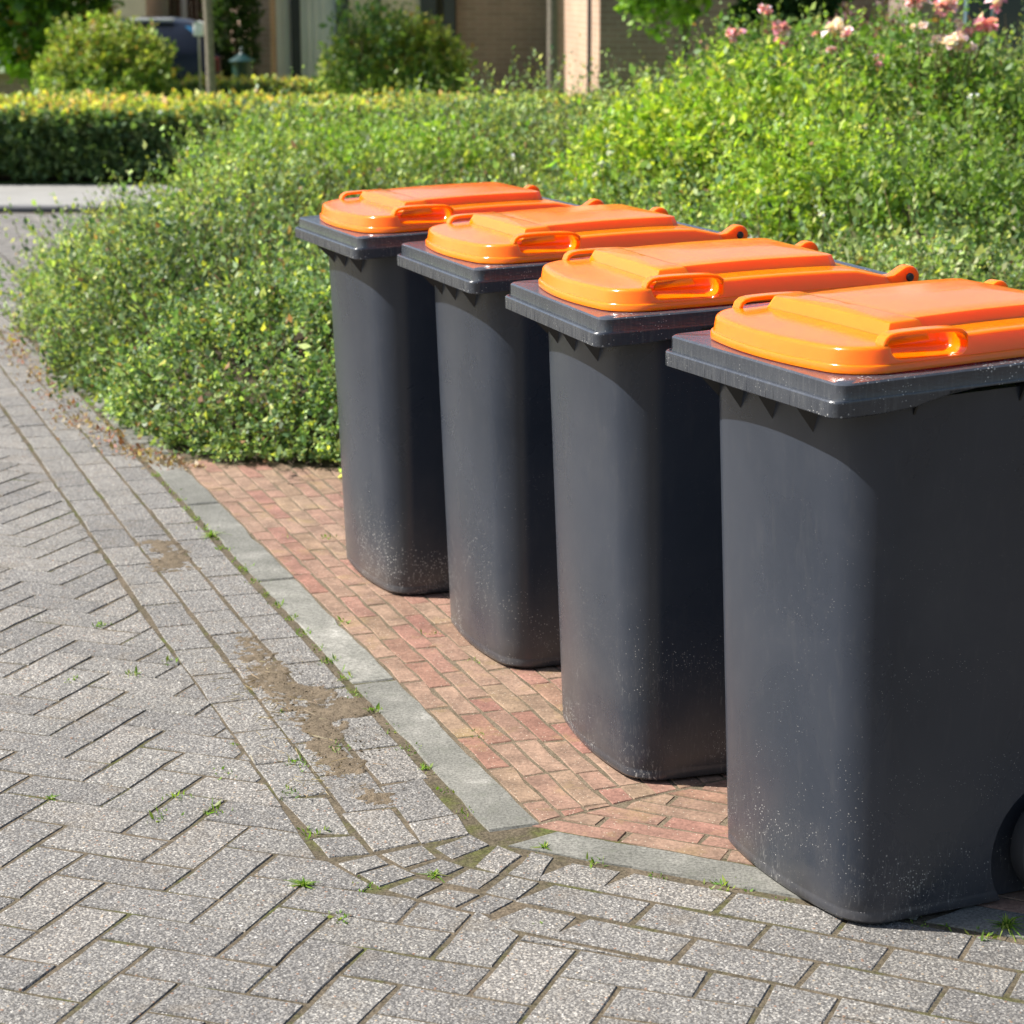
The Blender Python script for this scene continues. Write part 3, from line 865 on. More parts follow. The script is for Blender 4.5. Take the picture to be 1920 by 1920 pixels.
# fine moulded ribs on the front of the rim (real, shallow)
def rib_strip():
    parts = []; x = -.268
    r = random.Random(4)
    while x < .268:
        w = r.uniform(.0012, .0022)
        for (z0, z1, b) in ((ZR - .0235, ZR - .005, .0006), (ZR - .052, ZR - .033, -.0109)):
            parts.append(([(x - w / 2, b - BY, z0), (x + w / 2, b - BY, z0), (x + w / 2, b - BY, z1), (x - w / 2, b - BY, z1), (x - w / 4, b - .0007 - BY, z0 + .001), (x + w / 4, b - .0007 - BY, z0 + .001), (x + w / 4, b - .0007 - BY, z1 - .001), (x - w / 4, b - .0007 - BY, z1 - .001)],
                          [(4, 5, 6, 7), (0, 1, 5, 4), (1, 2, 6, 5), (2, 3, 7, 6), (3, 0, 4, 7)]))
        x += r.uniform(.012, .075)
    return merge(parts)
RIBS = smesh("ribbing", rib_strip(), M_RIM, 20)

BINS = [((-.5856, 6.0359), -1.2061, 0, "farthest dark grey wheelie bin with orange lid, beside the green ground cover"),
        ((-.2755, 5.3950), -1.2257, 1, "second farthest grey wheelie bin, its orange lid hinge pin showing against shrubs"),
        ((-.0093, 4.6449), -1.2596, 2, "third wheelie bin with pale scuffed foot standing on red bricks"),
        ((.2771, 3.9097), -1.1524, 3, "nearest and largest wheelie bin with white specks, one corner on the kerb")]
for (x, y), t, k, lab in BINS:
    u = (math.cos(t), math.sin(t)); v = (-math.sin(t), math.cos(t))
    root = empty("wheelie_bin", (x + u[0] * BX + v[0] * BY, y + u[1] * BX + v[1] * BY, .0035), t)
    tag(root, lab, "wheelie bin", "wheelie bins lined up on the brick bay")
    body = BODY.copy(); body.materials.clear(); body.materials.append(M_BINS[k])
    link("body", body, root)
    rm = link("rim", RIM, root); tag(link("ribbing", RIBS, rm), kind="stuff")
    lid = link("lid", LID, root)
    for i in (0, 1):
        link("grip", GRIPS[i], lid); link("hinge_arm", ARMS[i], lid); link("hinge_pin", PINS[i], root)
        w = empty("wheel"); w.parent = root
        w = w
        link("tyre", WH[i][0], w); link("hub", WH[i][1], w)
    link("push_handle", HANDLE, root); link("axle", AXLE, root)
    for f in FINS: link("stiffening_fin", f, root)

# ------------------------------------------------------------------ foliage tools
def unit(v): return v / np.maximum(np.linalg.norm(v, axis=-1, keepdims=True), 1e-9)
def sprigs(P, D, ln, nl, ll, lw, spread=.9, jitter=.35, up=.25, fold=.18, curl=.0):
    """leaves along short shoots. P,D (S,3), ln (S,). Returns leaf quads (N,4,3) and shoot index (N,)"""
    S = len(P); D = unit(D)
    ref = np.where(np.abs(D[:, 2:3]) > .9, np.array([[1., 0, 0]]), np.array([[0., 0, 1]]))
    U = unit(np.cross(D, ref)); W = np.cross(D, U)
    k = np.arange(nl); t = (k + .6) / nl
    ang = k[None] * 2.4 + rng.uniform(0, 6.28, (S, 1))
    bend = unit(rng.normal(size=(S, 3))) * (ln[:, None] * .25)
    pos = P[:, None] + D[:, None] * (ln[:, None] * t)[..., None] + bend[:, None] * (t ** 2)[None, :, None]
    rad = U[:, None] * np.cos(ang)[..., None] + W[:, None] * np.sin(ang)[..., None]
    d = unit(D[:, None] * .55 + rad * spread + np.array([0, 0, up]) + rng.normal(size=(S, nl, 3)) * jitter)
    d = d.reshape(-1, 3); pos = pos.reshape(-1, 3); N = len(d)
    side = unit(np.cross(d, unit(np.array([0, 0, 1.]) + rng.normal(size=(N, 3)) * .55)))
    nrm = np.cross(side, d)
    sc = np.clip(rng.lognormal(-.08, .32, (N, 1)), .45, 1.9); l = ll * sc; w = lw * sc
    mid = pos + d * l * .48 - nrm * (w * fold)
    tip = pos + d * l - nrm * (l * curl)
    q = np.stack([pos, mid + side * w * .5, tip, mid - side * w * .5], 1)
    return q, np.repeat(np.arange(S), nl)
def twigs(P, D, ln, w=.0025):
    """three-sided shoots -> quads"""
    D = unit(D); ref = np.where(np.abs(D[:, 2:3]) > .9, np.array([[1., 0, 0]]), np.array([[0., 0, 1]]))
    U = unit(np.cross(D, ref)); W = np.cross(D, U); T = P + D * ln[:, None]; out = []
    c = [U * w, (-U * .5 + W * .87) * w, (-U * .5 - W * .87) * w]
    for i in range(3):
        a, b = c[i], c[(i + 1) % 3]
        out.append(np.stack([P + a, P + b, T + b * .5, T + a * .5], 1))
    return np.concatenate(out)
def leaf_mesh(name, Q, COL, mat, smooth=False):
    n = len(Q); m = bpy.data.meshes.new(name)
    m.vertices.add(4 * n); m.vertices.foreach_set("co", Q.reshape(-1).astype(np.float32))
    m.loops.add(4 * n); m.loops.foreach_set("vertex_index", np.arange(4 * n, dtype=np.int32))
    m.polygons.add(n); m.polygons.foreach_set("loop_start", np.arange(0, 4 * n, 4, dtype=np.int32))
    try: m.polygons.foreach_set("loop_total", np.full(n, 4, dtype=np.int32))
    except Exception: pass
    m.update(calc_edges=True)
    a = m.attributes.new("col", 'FLOAT_COLOR', 'POINT')
    c = np.ones((n, 4, 4), np.float32); c[:, :, :3] = COL[:, None, :]
    a.data.foreach_set("color", c.reshape(-1))
    m.materials.append(mat)
    return m
def pal(n, cols, w=None, var=.18):
    cols = np.array(cols); i = rng.choice(len(cols), n, p=w); c = cols[i] * rng.uniform(1 - var, 1 + var, (n, 1)) * rng.uniform(1 - var * .4, 1 + var * .4, (n, 3))
    return c
G_DARK, G_MID, G_LIGHT, G_YEL, G_OLIVE, G_RED = (.085, .150, .062), (.180, .265, .100), (.33, .42, .15), (.48, .51, .11), (.34, .36, .19), (.32, .18, .10)

# ------------------------------------------------------------------ planting bed behind the bins
BED = [(-1.02, 7.20), (-1.25, 7.50), (-1.60, 8.15), (-2.02, 9.35), (-2.36, 10.4), (-2.62, 11.8), (-2.70, 13.2), (-2.55, 14.5), (-1.9, 15.2), (0, 15.6), (4.5, 15.6), (6, 14), (6, 6.8), (2.0, 6.95), (.5, 7.10), (-.4, 7.15)]
def bed_h(x, y):
    sd = poly_sd(BED, x, y) + (.20 * (fbm(x * 1.9, y * 1.5, 63, 2) - .5) - .04) * np.clip((x + .2) / -.6, 0, 1)
    Lh = np.interp(y, [7, 8, 10, 12, 13.5, 15], [.30, .42, .52, .62, .70, .70])
    Rh = np.interp(y, [7, 8, 9, 10, 11, 12, 14], [.36, .55, .74, .90, 1.00, 1.08, 1.08])
    f = np.clip((x - .05) / 1.75, 0, 1); f = f * f * (3 - 2 * f)
    lft = np.clip((x + 2.02) / .5, 0, 1); lft = lft * lft * (3 - 2 * lft); w_ = np.clip((y - 9.0) / 2.2, 0, 1)
    h = (Lh * (1 - w_ * (1 - lft) * .68)) * (1 - f) + Rh * f
    ramp = 1 - np.exp(-np.clip(sd, 0, 9) / .24)
    n = (fbm(x * 1.1, y * .8, 31, 2) - .5) * .34 + (fbm(x * 3.4, y * 2.4, 41, 2) - .5) * .34
    return np.where(sd > 0, ramp * (h + n * np.clip(h * 1.4, .2, 1)), 0), sd
# soil under the plants
xs = np.arange(-2.9, 6.1, .09); ys = np.arange(6.7, 16.1, .09); X, Y = np.meshgrid(xs, ys); Hh, SD = bed_h(X, Y)
Z = np.where(SD > 0, np.maximum(.006, Hh * .80 - .10 + .05 * (fbm(X * 5, Y * 5, 3, 2) - .5)), -.02)
ny, nx = X.shape; idx = np.arange(nx * ny).reshape(ny, nx); keep = SD[:-1, :-1] > -.12
q = np.stack([idx[:-1, :-1], idx[:-1, 1:], idx[1:, 1:], idx[1:, :-1]], -1)[keep]
tag(link("planting_bed", pymesh("planting_bed", np.stack([X, Y, Z], -1).reshape(-1, 3).tolist(), [tuple(int(i) for i in f) for f in q], M_BED, 60)), kind="structure")

def bed_points(n, ymax=15.8, margin=.02, ybias=1.0):
    y = 6.75 + (ymax - 6.75) * rng.random(n) ** ybias; x = rng.uniform(-2.75, 1, n)
    lim = y * 960 / FPX + .5; x = -np.minimum(lim, 2.75) + rng.random(n) * (np.minimum(lim, 2.75) + np.minimum(lim + .3, 5.5))
    h, sd = bed_h(x, y); k = (sd > margin) & ((fbm(x * 3.6, y * 3.0 + 4, 55, 2) > .41) | (rng.random(n) < .14))
    return x[k], y[k], h[k], sd[k]
def bed_normal(x, y, e=.05):
    h, _ = bed_h(x, y); hx, _ = bed_h(x + e, y); hy, _ = bed_h(x, y + e)
    return unit(np.stack([-(hx - h) / e, -(hy - h) / e, np.ones_like(h)], -1))
def cover(n, ll, lw, nl, lnr, ymax, ybias, colf, deep=.07, **kw):
    x, y, h, sd = bed_points(n, ymax, .015, ybias)
    nr = bed_normal(x, y)
    dep = rng.exponential(deep, len(x)); dep = np.minimum(dep, h * .8)
    P = np.stack([x, y, np.maximum(h - dep - .03, .015)], -1)
    D = unit(nr * .9 + np.array([0, 0, .35]) + rng.normal(size=P.shape) * .55)
    ln = rng.uniform(*lnr, len(P))
    Q, si = sprigs(P, D, ln, nl, ll, lw, **kw)
    return Q, colf(P[si], len(Q), si), (P, D, ln)
def zone_col(P, n, si):
    x, y, z = P[:, 0], P[:, 1], P[:, 2]
    a = fbm(x * .9 + 5, y * .7, 77, 3)                       # drifts of different plants
    c = pal(n, [G_DARK, G_MID, G_LIGHT, G_YEL, G_RED], [.36, .36, .18, .08, .02])
    c2 = pal(n, [G_MID, G_LIGHT, G_YEL, (.17, .25, .04)], [.22, .36, .18, .24])
    c3 = pal(n, [G_OLIVE, G_LIGHT, (.17, .185, .085), G_MID], [.36, .24, .22, .18])
    far = np.clip((y - 9.2) / 2.2, 0, 1) * .75
    right = np.clip((x - .5) / 1.2, 0, 1) * np.clip((10.5 - y) / 2, 0, 1)
    r = rng.random(n)
    pick2 = r < far * np.clip(.55 + (a - .5) * 3, .15, 1); pick3 = (~pick2) & (rng.random(n) < np.clip(right * .8 + (a - .62) * 2.5, 0, .9))
    c[pick2] = c2[pick2]; c[pick3] = c3[pick3]
    dr = .72 + .62 * np.clip((fbm(x * 2.1 + 9, y * 1.6, 91, 2) - .25) * 2, 0, 1)
    c = c * dr[:, None]
    s = rng.uniform(.75, 1.25, si.max() + 1)[si]             # a shoot shares its tone
    return c * s[:, None]
Qs, Cs = [], []
q1, c1, st1 = cover(25000, .0190, .0125, 15, (.06, .14), 9.6, 1.15, zone_col, .055, spread=1.0)      # near, small glossy leaves
q2, c2, st2 = cover(21000, .0250, .0145, 13, (.08, .22), 15.8, .85, zone_col, .06, spread=.9)         # whole bed
q3, c3, st3 = cover(4200, .032, .017, 14, (.16, .42), 15.8, .8, zone_col, .02, spread=.7, jitter=.3) # arching shoots above the mass
q4, c4, st4 = cover(260, .030, .014, 20, (.30, .55), 15.5, .9, zone_col, .01, spread=.6, jitter=.3)   # long whips
LQ, LC = np.concatenate([q1, q2, q3, q4]), np.concatenate([c1, c2, c3, c4])
gc = link("ground_cover", leaf_mesh("ground_cover", LQ, LC, M_LEAF))
tag(gc, "dense green small-leaved ground cover filling the bed behind the bins", "ground cover", kind="stuff")
TQ = np.concatenate([twigs(st3[0], st3[1], st3[2] * .95, .002), twigs(st2[0][::3], st2[1][::3], st2[2][::3], .0025)])
tw = link("twigs", leaf_mesh("twigs", TQ, pal(len(TQ), [(.20, .15, .08), (.24, .21, .10), (.26, .16, .10)]), M_LEAFSOFT), gc)
tag(tw, kind="stuff")

# leaf litter along the bed's edge
n = 900; ed = rng.integers(0, 4, n); tt = rng.random(n)
E0 = np.array([BED[0], BED[1], BED[2], BED[3]]); E1 = np.array([BED[1], BED[2], BED[3], BED[4]])
P = E0[ed] + (E1[ed] - E0[ed]) * tt[:, None] + np.array([-.9, -.35]) * np.abs(rng.normal(0, .07, (n, 1))) + rng.normal(0, .02, (n, 2))
P3 = np.column_stack([P, np.full(n, .004)])
lq, _ = sprigs(P3, unit(np.column_stack([rng.normal(size=(n, 2)), np.full(n, .05)])), np.full(n, .004), 1, .022, .011, up=.12, jitter=.25, fold=.3)
lq[:, :, 2] = np.maximum(lq[:, :, 2], .0015)
tag(link("leaf_litter", leaf_mesh("leaf_litter", lq, pal(n, [(.34, .24, .14), (.22, .13, .07), (.30, .12, .08), (.42, .33, .22)]), M_LEAFSOFT)), "dry brown leaf litter scattered along the edge of the planting bed", "leaf litter", kind="stuff")

# ---- shrubs that can be told apart
def blob_points(n, c, r, seed=0, shell=.35, zmin=None):
    d = unit(rng.normal(size=(n, 3))); th = np.arctan2(d[:, 1], d[:, 0])
    lump = .78 + .44 * fbm(th * 1.6 + seed * 7.3, d[:, 2] * 2.4 + seed, 11 + seed, 3)
    rad = lump * (1 - shell * rng.random(n) ** 1.7)
    P = np.array(c) + d * rad[:, None] * np.array(r)
    if zmin is not None:
        k = P[:, 2] > zmin; P, d = P[k], d[k]
    return P, d
def shrub(name, label, base, c, r, n, ll, lw, nl, lnr, cols, w, mat, seed, group=None, cat="shrub", spread=.9, extra=None, trunk_r=.02, up=.25, shell=.45, zmin=.02):
    root = empty(name, base); tag(root, label, cat, group)
    P, d = blob_points(n, c, r, seed, shell, zmin)
    D = unit(d + np.array([0, 0, .5]) + rng.normal(size=P.shape) * .45)
    ln = rng.uniform(*lnr, len(P)); Q, si = sprigs(P, D, ln, nl, ll, lw, spread=spread, up=up)
    col = pal(len(Q), cols, w) * rng.uniform(.75, 1.25, len(P))[si][:, None]
    if extra is not None: col = extra(Q, col)
    b = np.array(base)
    link("foliage", leaf_mesh("foliage", Q - b, col, mat), root)
    parts = []
    for k in range(6):
        tgt = np.array(c) + unit(rng.normal(size=3)) * np.array(r) * .55 ; tgt[2] = max(tgt[2], base[2] + .12)
        p0 = np.array(base) + np.array([rng.normal(0, .03), rng.normal(0, .03), -.01]); mid = (p0 + tgt) / 2 + rng.normal(0, .04, 3)
        parts.append(tube([p0 - b, mid - b, tgt - b], [trunk_r, trunk_r * .7, trunk_r * .3], 6))
    V, F = merge(parts); link("stems", pymesh("stems", V, F, M_TWIG), root)
    return root
def hz(x, y): return float(bed_h(np.array([x]), np.array([y]))[0][0])
YEL = [(.42, .50, .06), (.32, .44, .06), (.20, .33, .05), (.48, .50, .09)]
for i, (px, Y, zt, rx, ll, lab, cols, w) in enumerate([
        (1235, 10.4, .92, .36, .060, "yellow-green broad-leaved shrub in the bed left of the pink roses", YEL, [.3, .3, .3, .1]),
        (1420, 10.2, 1.12, .42, .055, "bright green leafy shrub in the middle of the bed under the ivy wall", YEL, [.2, .35, .4, .05]),
        (1520, 9.3, .90, .34, .045, "fresh green bushy shrub in front of the bright leafy shrubs", YEL, [.15, .35, .45, .05]),
        (790, 12.2, .74, .5, .045, "feathery bright green shrub in the bed behind the farthest bin", [(.24, .38, .06), (.32, .44, .07), (.14, .26, .05)], [.4, .3, .3]),
        (640, 12.9, .72, .46, .045, "feathery bright shrub before the yellow-topped hedge, left of the farthest bin", [(.24, .38, .06), (.32, .44, .07), (.14, .26, .05)], [.4, .3, .3]),
        (480, 12.6, .66, .40, .040, "low feathery green shrub at the left end of the bed", [(.23, .36, .06), (.28, .40, .07), (.13, .24, .05)], [.4, .3, .3]),
        (1760, 8.9, .88, .40, .045, "arching deep green shrub low in the bed at the right edge", [(.10, .18, .04), (.17, .26, .055), (.23, .32, .07)], [.4, .4, .2]),
        (1860, 10.4, 1.08, .45, .05, "mid green leafy shrub under the blue window", [(.11, .20, .045), (.19, .29, .055), (.27, .36, .07)], [.35, .45, .2])]):
    x = (px - 960) / FPX * Y; h = hz(x, Y)
    shrub("garden_shrub", lab, (x, Y, max(.0, h * .75 - .12)), (x, Y, zt - .26), (rx, rx * .9, .28), 700, ll * .74, ll * .37, 11, (.10, .26), cols, w, M_LEAFSOFT, 20 + i, "shrubs growing out of the planting bed", zmin=h * .5)
# a big-leaved weed standing clear of the bed
def weed(name, label, base, h, nl, ll):
    root = empty(name, base); tag(root, label, "plant")
    P = np.zeros((1, 3)); Q, _ = sprigs(np.array([[0, 0, h * .45]]), np.array([[0.05, 0, 1.]]), np.array([h * .5]), nl, ll, ll * .45, spread=1.2, up=.1, fold=.1, curl=.12)
    link("leaves", leaf_mesh("leaves", Q, pal(len(Q), [(.27, .38, .03), (.20, .32, .03)]), M_LEAFSOFT), root)
    V, F = tube([(0, 0, -.1), (0, 0, h * .5), (.05 * h, 0, h * .95)], [.006, .005, .003], 6)
    link("stem", pymesh("stem", V, F, M_TWIG), root)
x, Y, z = at(1243, 140, 11.6); weed("tall_weed", "lime green broad-leaved weed standing clear before the dark brick wall", (x, Y, hz(x, Y) * .8), z - hz(x, Y) * .8 + .08, 7, .15)
x, Y, z = at(885, 150, 13.6); weed("arching_weed", "thin arching green shoot before the brown brick wall", (x, Y, hz(x, Y) * .8), z - hz(x, Y) * .8, 12, .07)

# roses
def bloom(c, r, n, cols):
    out = []
    for k in range(n):
        o = np.array(c) + np.clip(rng.normal(0, r * .36, 3), -r * .6, r * .6) * np.array([1.25, 1, .55]); rr_ = r * rng.uniform(.42, .62)
        m = 16; d = unit(rng.normal(size=(m, 3)) + np.array([0, -.2, .3])); Q, _ = sprigs(np.repeat(o[None], m, 0), d, np.full(m, rr_ * .3), 1, rr_ * .95, rr_ * .95, spread=.35, jitter=.2, fold=-.25)
        out.append((Q, pal(len(Q), cols) * rng.uniform(.85, 1.1)))
    return np.concatenate([a for a, b in out]), np.concatenate([b for a, b in out])
PINK = [(.90, .42, .60), (.92, .56, .70), (.94, .74, .82), (.88, .34, .52)]
PALE = [(.93, .74, .78), (.92, .62, .70), (.95, .85, .86)]
def rose(label, px, Y, zt, r, blooms, seed):
    x = (px - 960) / FPX * Y; h = hz(x, Y); base = (x, Y, max(0, h * .75 - .12))
    root = shrub("rose_bush", label, base, (x, Y, zt - r[2]), r, 420, .038, .023, 9, (.12, .30), [(.10, .19, .045), (.17, .27, .055), (.24, .34, .07), (.26, .14, .07)], [.35, .4, .2, .05], M_LEAFSOFT, seed, "pink rose bushes at the back of the bed", spread=1.0, zmin=h * .5)
    b = np.array(base)
    for (bx, by, dY, rr_, n, cols) in blooms:
        c = np.array(at(bx, by, Y + dY - .28)); Q, cc = bloom(c, rr_ * 1.05, n + 2, cols)
        f = link("bloom", leaf_mesh("bloom", Q - b, cc, M_PETAL), root)
        V, F = tube([(c - b) * np.array([.55, .55, 1]) + np.array([0, 0, -.35]), (c - b) * np.array([.9, .9, 1]) + np.array([0, 0, -.12]), c - b], [.004, .0035, .003], 5)
        link("flower_stem", pymesh("flower_stem", V, F, M_TWIG), f)
rose("pink rose bush growing before the dark ivy wall", 1430, 11.4, 1.30, (.34, .3, .36), [(1375, 65, 0, .045, 5, PINK), (1430, 18, 0, .03, 3, PINK), (1442, 22, .1, .025, 2, PINK), (1470, 52, 0, .05, 5, PINK), (1458, 78, 0, .03, 2, PINK), (1475, 88, 0, .03, 2, PINK), (1528, 66, 0, .022, 1, PINK), (1560, 94, -.2, .028, 2, PINK)], 61)
rose("rose bush with pale pink clusters at the middle right", 1585, 11.0, 1.30, (.36, .3, .36), [(1575, 55, 0, .05, 4, PALE), (1588, 66, -.1, .03, 2, PINK), (1648, 110, 0, .03, 1, PINK), (1647, 122, -.1, .03, 1, PINK), (1728, 112, 0, .045, 2, PALE), (1757, 105, 0, .035, 2, PALE)], 62)
rose("tall rose bush with big pink and cream clusters at the right edge", 1735, 10.6, 1.40, (.25, .28, .46), [(1715, 2, 0, .05, 6, PINK), (1775, 8, 0, .055, 6, PINK), (1870, 2, 0, .055, 6, PINK), (1760, 28, 0, .028, 2, PINK), (1722, 52, 0, .035, 2, PALE), (1790, 45, 0, .03, 2, PALE), (1845, 52, 0, .055, 6, PINK), (1762, 74, 0, .04, 5, PALE), (1790, 78, -.05, .05, 7, PALE), (1818, 62, 0, .03, 3, PINK), (1822, 92, -.05, .035, 4, PALE), (1798, 92, 0, .03, 2, PALE)], 63)
# white wild flowers scattered in the cover
for i, (px, py, Y) in enumerate([(975, 318, 9.6), (1128, 308, 9.4), (1113, 330, 9.2), (968, 298, 9.9), (1543, 402, 8.3), (1825, 183, 9.6), (1480, 270, 9.2), (1144, 286, 9.7)]):
    c = np.array(at(px, py, Y)); hh = hz(c[0], c[1]); c[2] = max(c[2], hh + .01)
    Q, cc = bloom((0, 0, 0), .022, 2, [(.75, .76, .76), (.8, .78, .8)])
    o = link("white_flower", leaf_mesh("white_flower", Q, cc, M_PETAL), None, tuple(c))
    tag(o, ["small white flower in the green cover, first of a row left of centre", "white flower above the second farthest bin's lid", "lower of two close white flowers behind the bin lids", "highest white flower behind the farthest bin", "white flower low behind the third bin's lid", "single pale flower at the right under the roses", "small white flower below the bright leafy shrubs", "upper right of the close white flowers behind the lids"][i], "flower", "white flowers in the ground cover")
    V, F = tube([(0, 0, -.14), (.005, 0, -.05), (0, 0, 0)], .0018, 5); link("flower_stem", pymesh("flower_stem", V, F, M_TWIG), o)
# purple-leaved shrub and tall grass
x, Y, z = at(1615, 62, 13.0); shrub("purple_shrub", "dusky purple-leaved mound behind the rose bushes", (x, Y, hz(x, Y) * .7), (x, Y, z - .2), (.30, .25, .26), 260, .04, .02, 10, (.1, .2), [(.13, .07, .075), (.18, .10, .10), (.10, .06, .06)], None, M_LEAFSOFT, 70)
def grass_clump(name, label, base, h, n, spread=.25, cols=((.20, .28, .05), (.14, .24, .04), (.30, .32, .12)), group=None, cat="grass", w=.006):
    th = rng.uniform(0, 6.28, n); lean = np.abs(rng.normal(0, spread, n)); hh = h * rng.uniform(.55, 1.1, n)
    p0 = np.column_stack([rng.normal(0, h * .06, n), rng.normal(0, h * .06, n), np.full(n, -.01)])
    dr = np.column_stack([np.cos(th), np.sin(th), np.zeros(n)]); sd = np.column_stack([-np.sin(th), np.cos(th), np.zeros(n)]) * w * .5
    mid = p0 + dr * (lean * hh * .35)[:, None] + np.array([0, 0, 1]) * (hh * .6)[:, None]
    tip = p0 + dr * (lean * hh * 1.2)[:, None] + np.array([0, 0, 1]) * (hh * (1 - lean * .35))[:, None]
    Q = np.concatenate([np.stack([p0 - sd, p0 + sd, mid + sd, mid - sd], 1), np.stack([mid - sd, mid + sd, tip + sd * .15, tip - sd * .15], 1)])
    o = link(name, leaf_mesh(name, Q, pal(len(Q), cols), M_GRASS), None, base)
    return tag(o, label, cat, group)
x, Y, z = at(1660, 70, 11.8); grass_clump("ornamental_grass", "tall feathery green grass clump between the rose bushes", (x, Y, hz(x, Y) * .7), z - hz(x, Y) * .7 + .2, 160, .35)

# ------------------------------------------------------------------ weeds in the paving joints
TUFTS = [(-.88, 6.27, .055, 60, "bright green grass tuft in the kerb joint nearest the planting bed"), (-.65, 5.755, .02, 70, "moss-like weeds filling the gap between two kerb stones"), (-.37, 3.67, .045, 70, "largest grass tuft in the road paving at the lower left"),
         (.06, 3.85, .035, 55, "grass tuft at the kerb's corner beside the nearest bin"), (-.14, 3.72, .035, 55, "grass tuft among the fan of gutter pavers"), (-.59, 4.43, .025, 45, "flat grass tuft at the edge of the gutter near the soil"),
         (-.51, 4.65, .028, 30, "small grass tuft growing out of the brown soil patch"), (-.91, 4.11, .03, 40, "grass tuft in the herringbone at the far left"), (.84, 3.49, .06, 50, "grass tuft in the shade by the nearest bin's wheel"), (.74, 3.50, .03, 16, "tiny yellow-green sprout beside the nearest bin"),
         (.05, 3.51, .026, 30, "grass tuft below the dark open joint"), (.29, 3.17, .02, 40, "mossy grass tuft at the bottom edge of the photo")]
for x, y, h, n, lab in TUFTS:
    grass_clump("grass_tuft", lab, (x, y, 0), h * .55, n, 1.0, ((.20, .33, .04), (.13, .25, .03), (.30, .36, .08)), "grass tufts in the joints", "grass", .0035)
Qw, Cw = [], []
for (x, y) in [(-.68, 4.0), (-1.03, 5.33), (-1.02, 4.88), (-.81, 5.02), (-.88, 4.92), (-.58, 4.03), (-.38, 3.93), (-.29, 3.53), (-.26, 3.67), (-.66, 6.26), (-.53, 6.26), (-.07, 4.48), (-.10, 5.02), (-.58, 4.25), (-.44, 4.31), (-.44, 4.13), (-.66, 4.11), (-.37, 4.41), (-.2, 5.25), (-.42, 5.35), (-.5, 6.9), (.42, 3.68)] + [on1(s, .006) for s in np.arange(-1.8, 1.5, .13)] + [on2(s, .01) for s in np.arange(-.1, .9, .12)]:
    n = int(rng.integers(8, 22)); h = rng.uniform(.006, .014)
    p = np.column_stack([rng.normal(x, .012, n), rng.normal(y, .016, n), np.full(n, -.004)]); d = unit(np.column_stack([rng.normal(size=(n, 2)) * .8, np.ones(n)]))
    Qq, _ = sprigs(p, d, np.full(n, h * .4), 2, h, .0035, up=.4); Qw.append(Qq); Cw.append(pal(len(Qq), [(.16, .28, .035), (.11, .20, .03), (.24, .30, .06)]))
tag(link("joint_weeds", leaf_mesh("joint_weeds", np.concatenate(Qw), np.concatenate(Cw), M_GRASS)), "tiny green weeds and moss sprouting along the paving joints", "weeds", kind="stuff")
# loose crumbs of soil round the patches
def crumbs(P, n):
    P = np.array(P); c = P[rng.integers(0, len(P), n)] * .5 + P[rng.integers(0, len(P), n)] * .5 + rng.normal(0, .035, (n, 2))
    k = rng.uniform(.0012, .0045, n); out = []
    for (x, y), r in zip(c, k):
        d = unit(rng.normal(size=(4, 3))) * r; d[:, 2] = np.abs(d[:, 2]) * .8; p = np.array([x, y, .0008]) + d
        out.append(np.stack([p[0], p[1], p[2], p[3]])); out.append(np.stack([p[0], p[2], p[1], p[3]])); out.append(np.stack([p[1], p[3], p[0], p[2]]))
    return np.stack(out)
cq = np.concatenate([crumbs([(-.699, 5.246), (-.60, 5.0), (-.49, 4.856), (-.40, 4.72), (-.36, 4.6), (-.35, 4.4), (-.30, 4.2), (-.234, 4.054), (-.45, 4.5)], 900), crumbs([(-1.04, 6.2), (-.95, 5.95), (-.98, 6.1)], 160)])
tag(link("soil_crumbs", leaf_mesh("soil_crumbs", cq, pal(len(cq), [(.15, .115, .08), (.10, .08, .055), (.22, .18, .13)]), M_LEAFSOFT)), "loose brown soil crumbs strewn around the soil patches", "soil", kind="stuff")
# straw and crumbs on the soil
n = 130; p = np.column_stack([rng.uniform(-.62, -.28, n), rng.uniform(4.1, 5.0, n)]); p[:, 0] = -.30 - (p[:, 1] - 4.1) * .30 + rng.normal(-.06, .05, n)
th = rng.uniform(0, 6.28, n); l = rng.uniform(.01, .045, n)
P3 = np.column_stack([p, np.full(n, .0095)]); D3 = np.column_stack([np.cos(th), np.sin(th), rng.normal(0, .04, n)])
tq = twigs(P3, D3, l, .0009)
tag(link("straw", leaf_mesh("straw", tq, pal(len(tq), [(.45, .36, .20), (.30, .22, .12), (.38, .33, .22)]), M_LEAFSOFT)), "dry straw bits scattered over the brown soil by the kerb", "straw", kind="stuff")

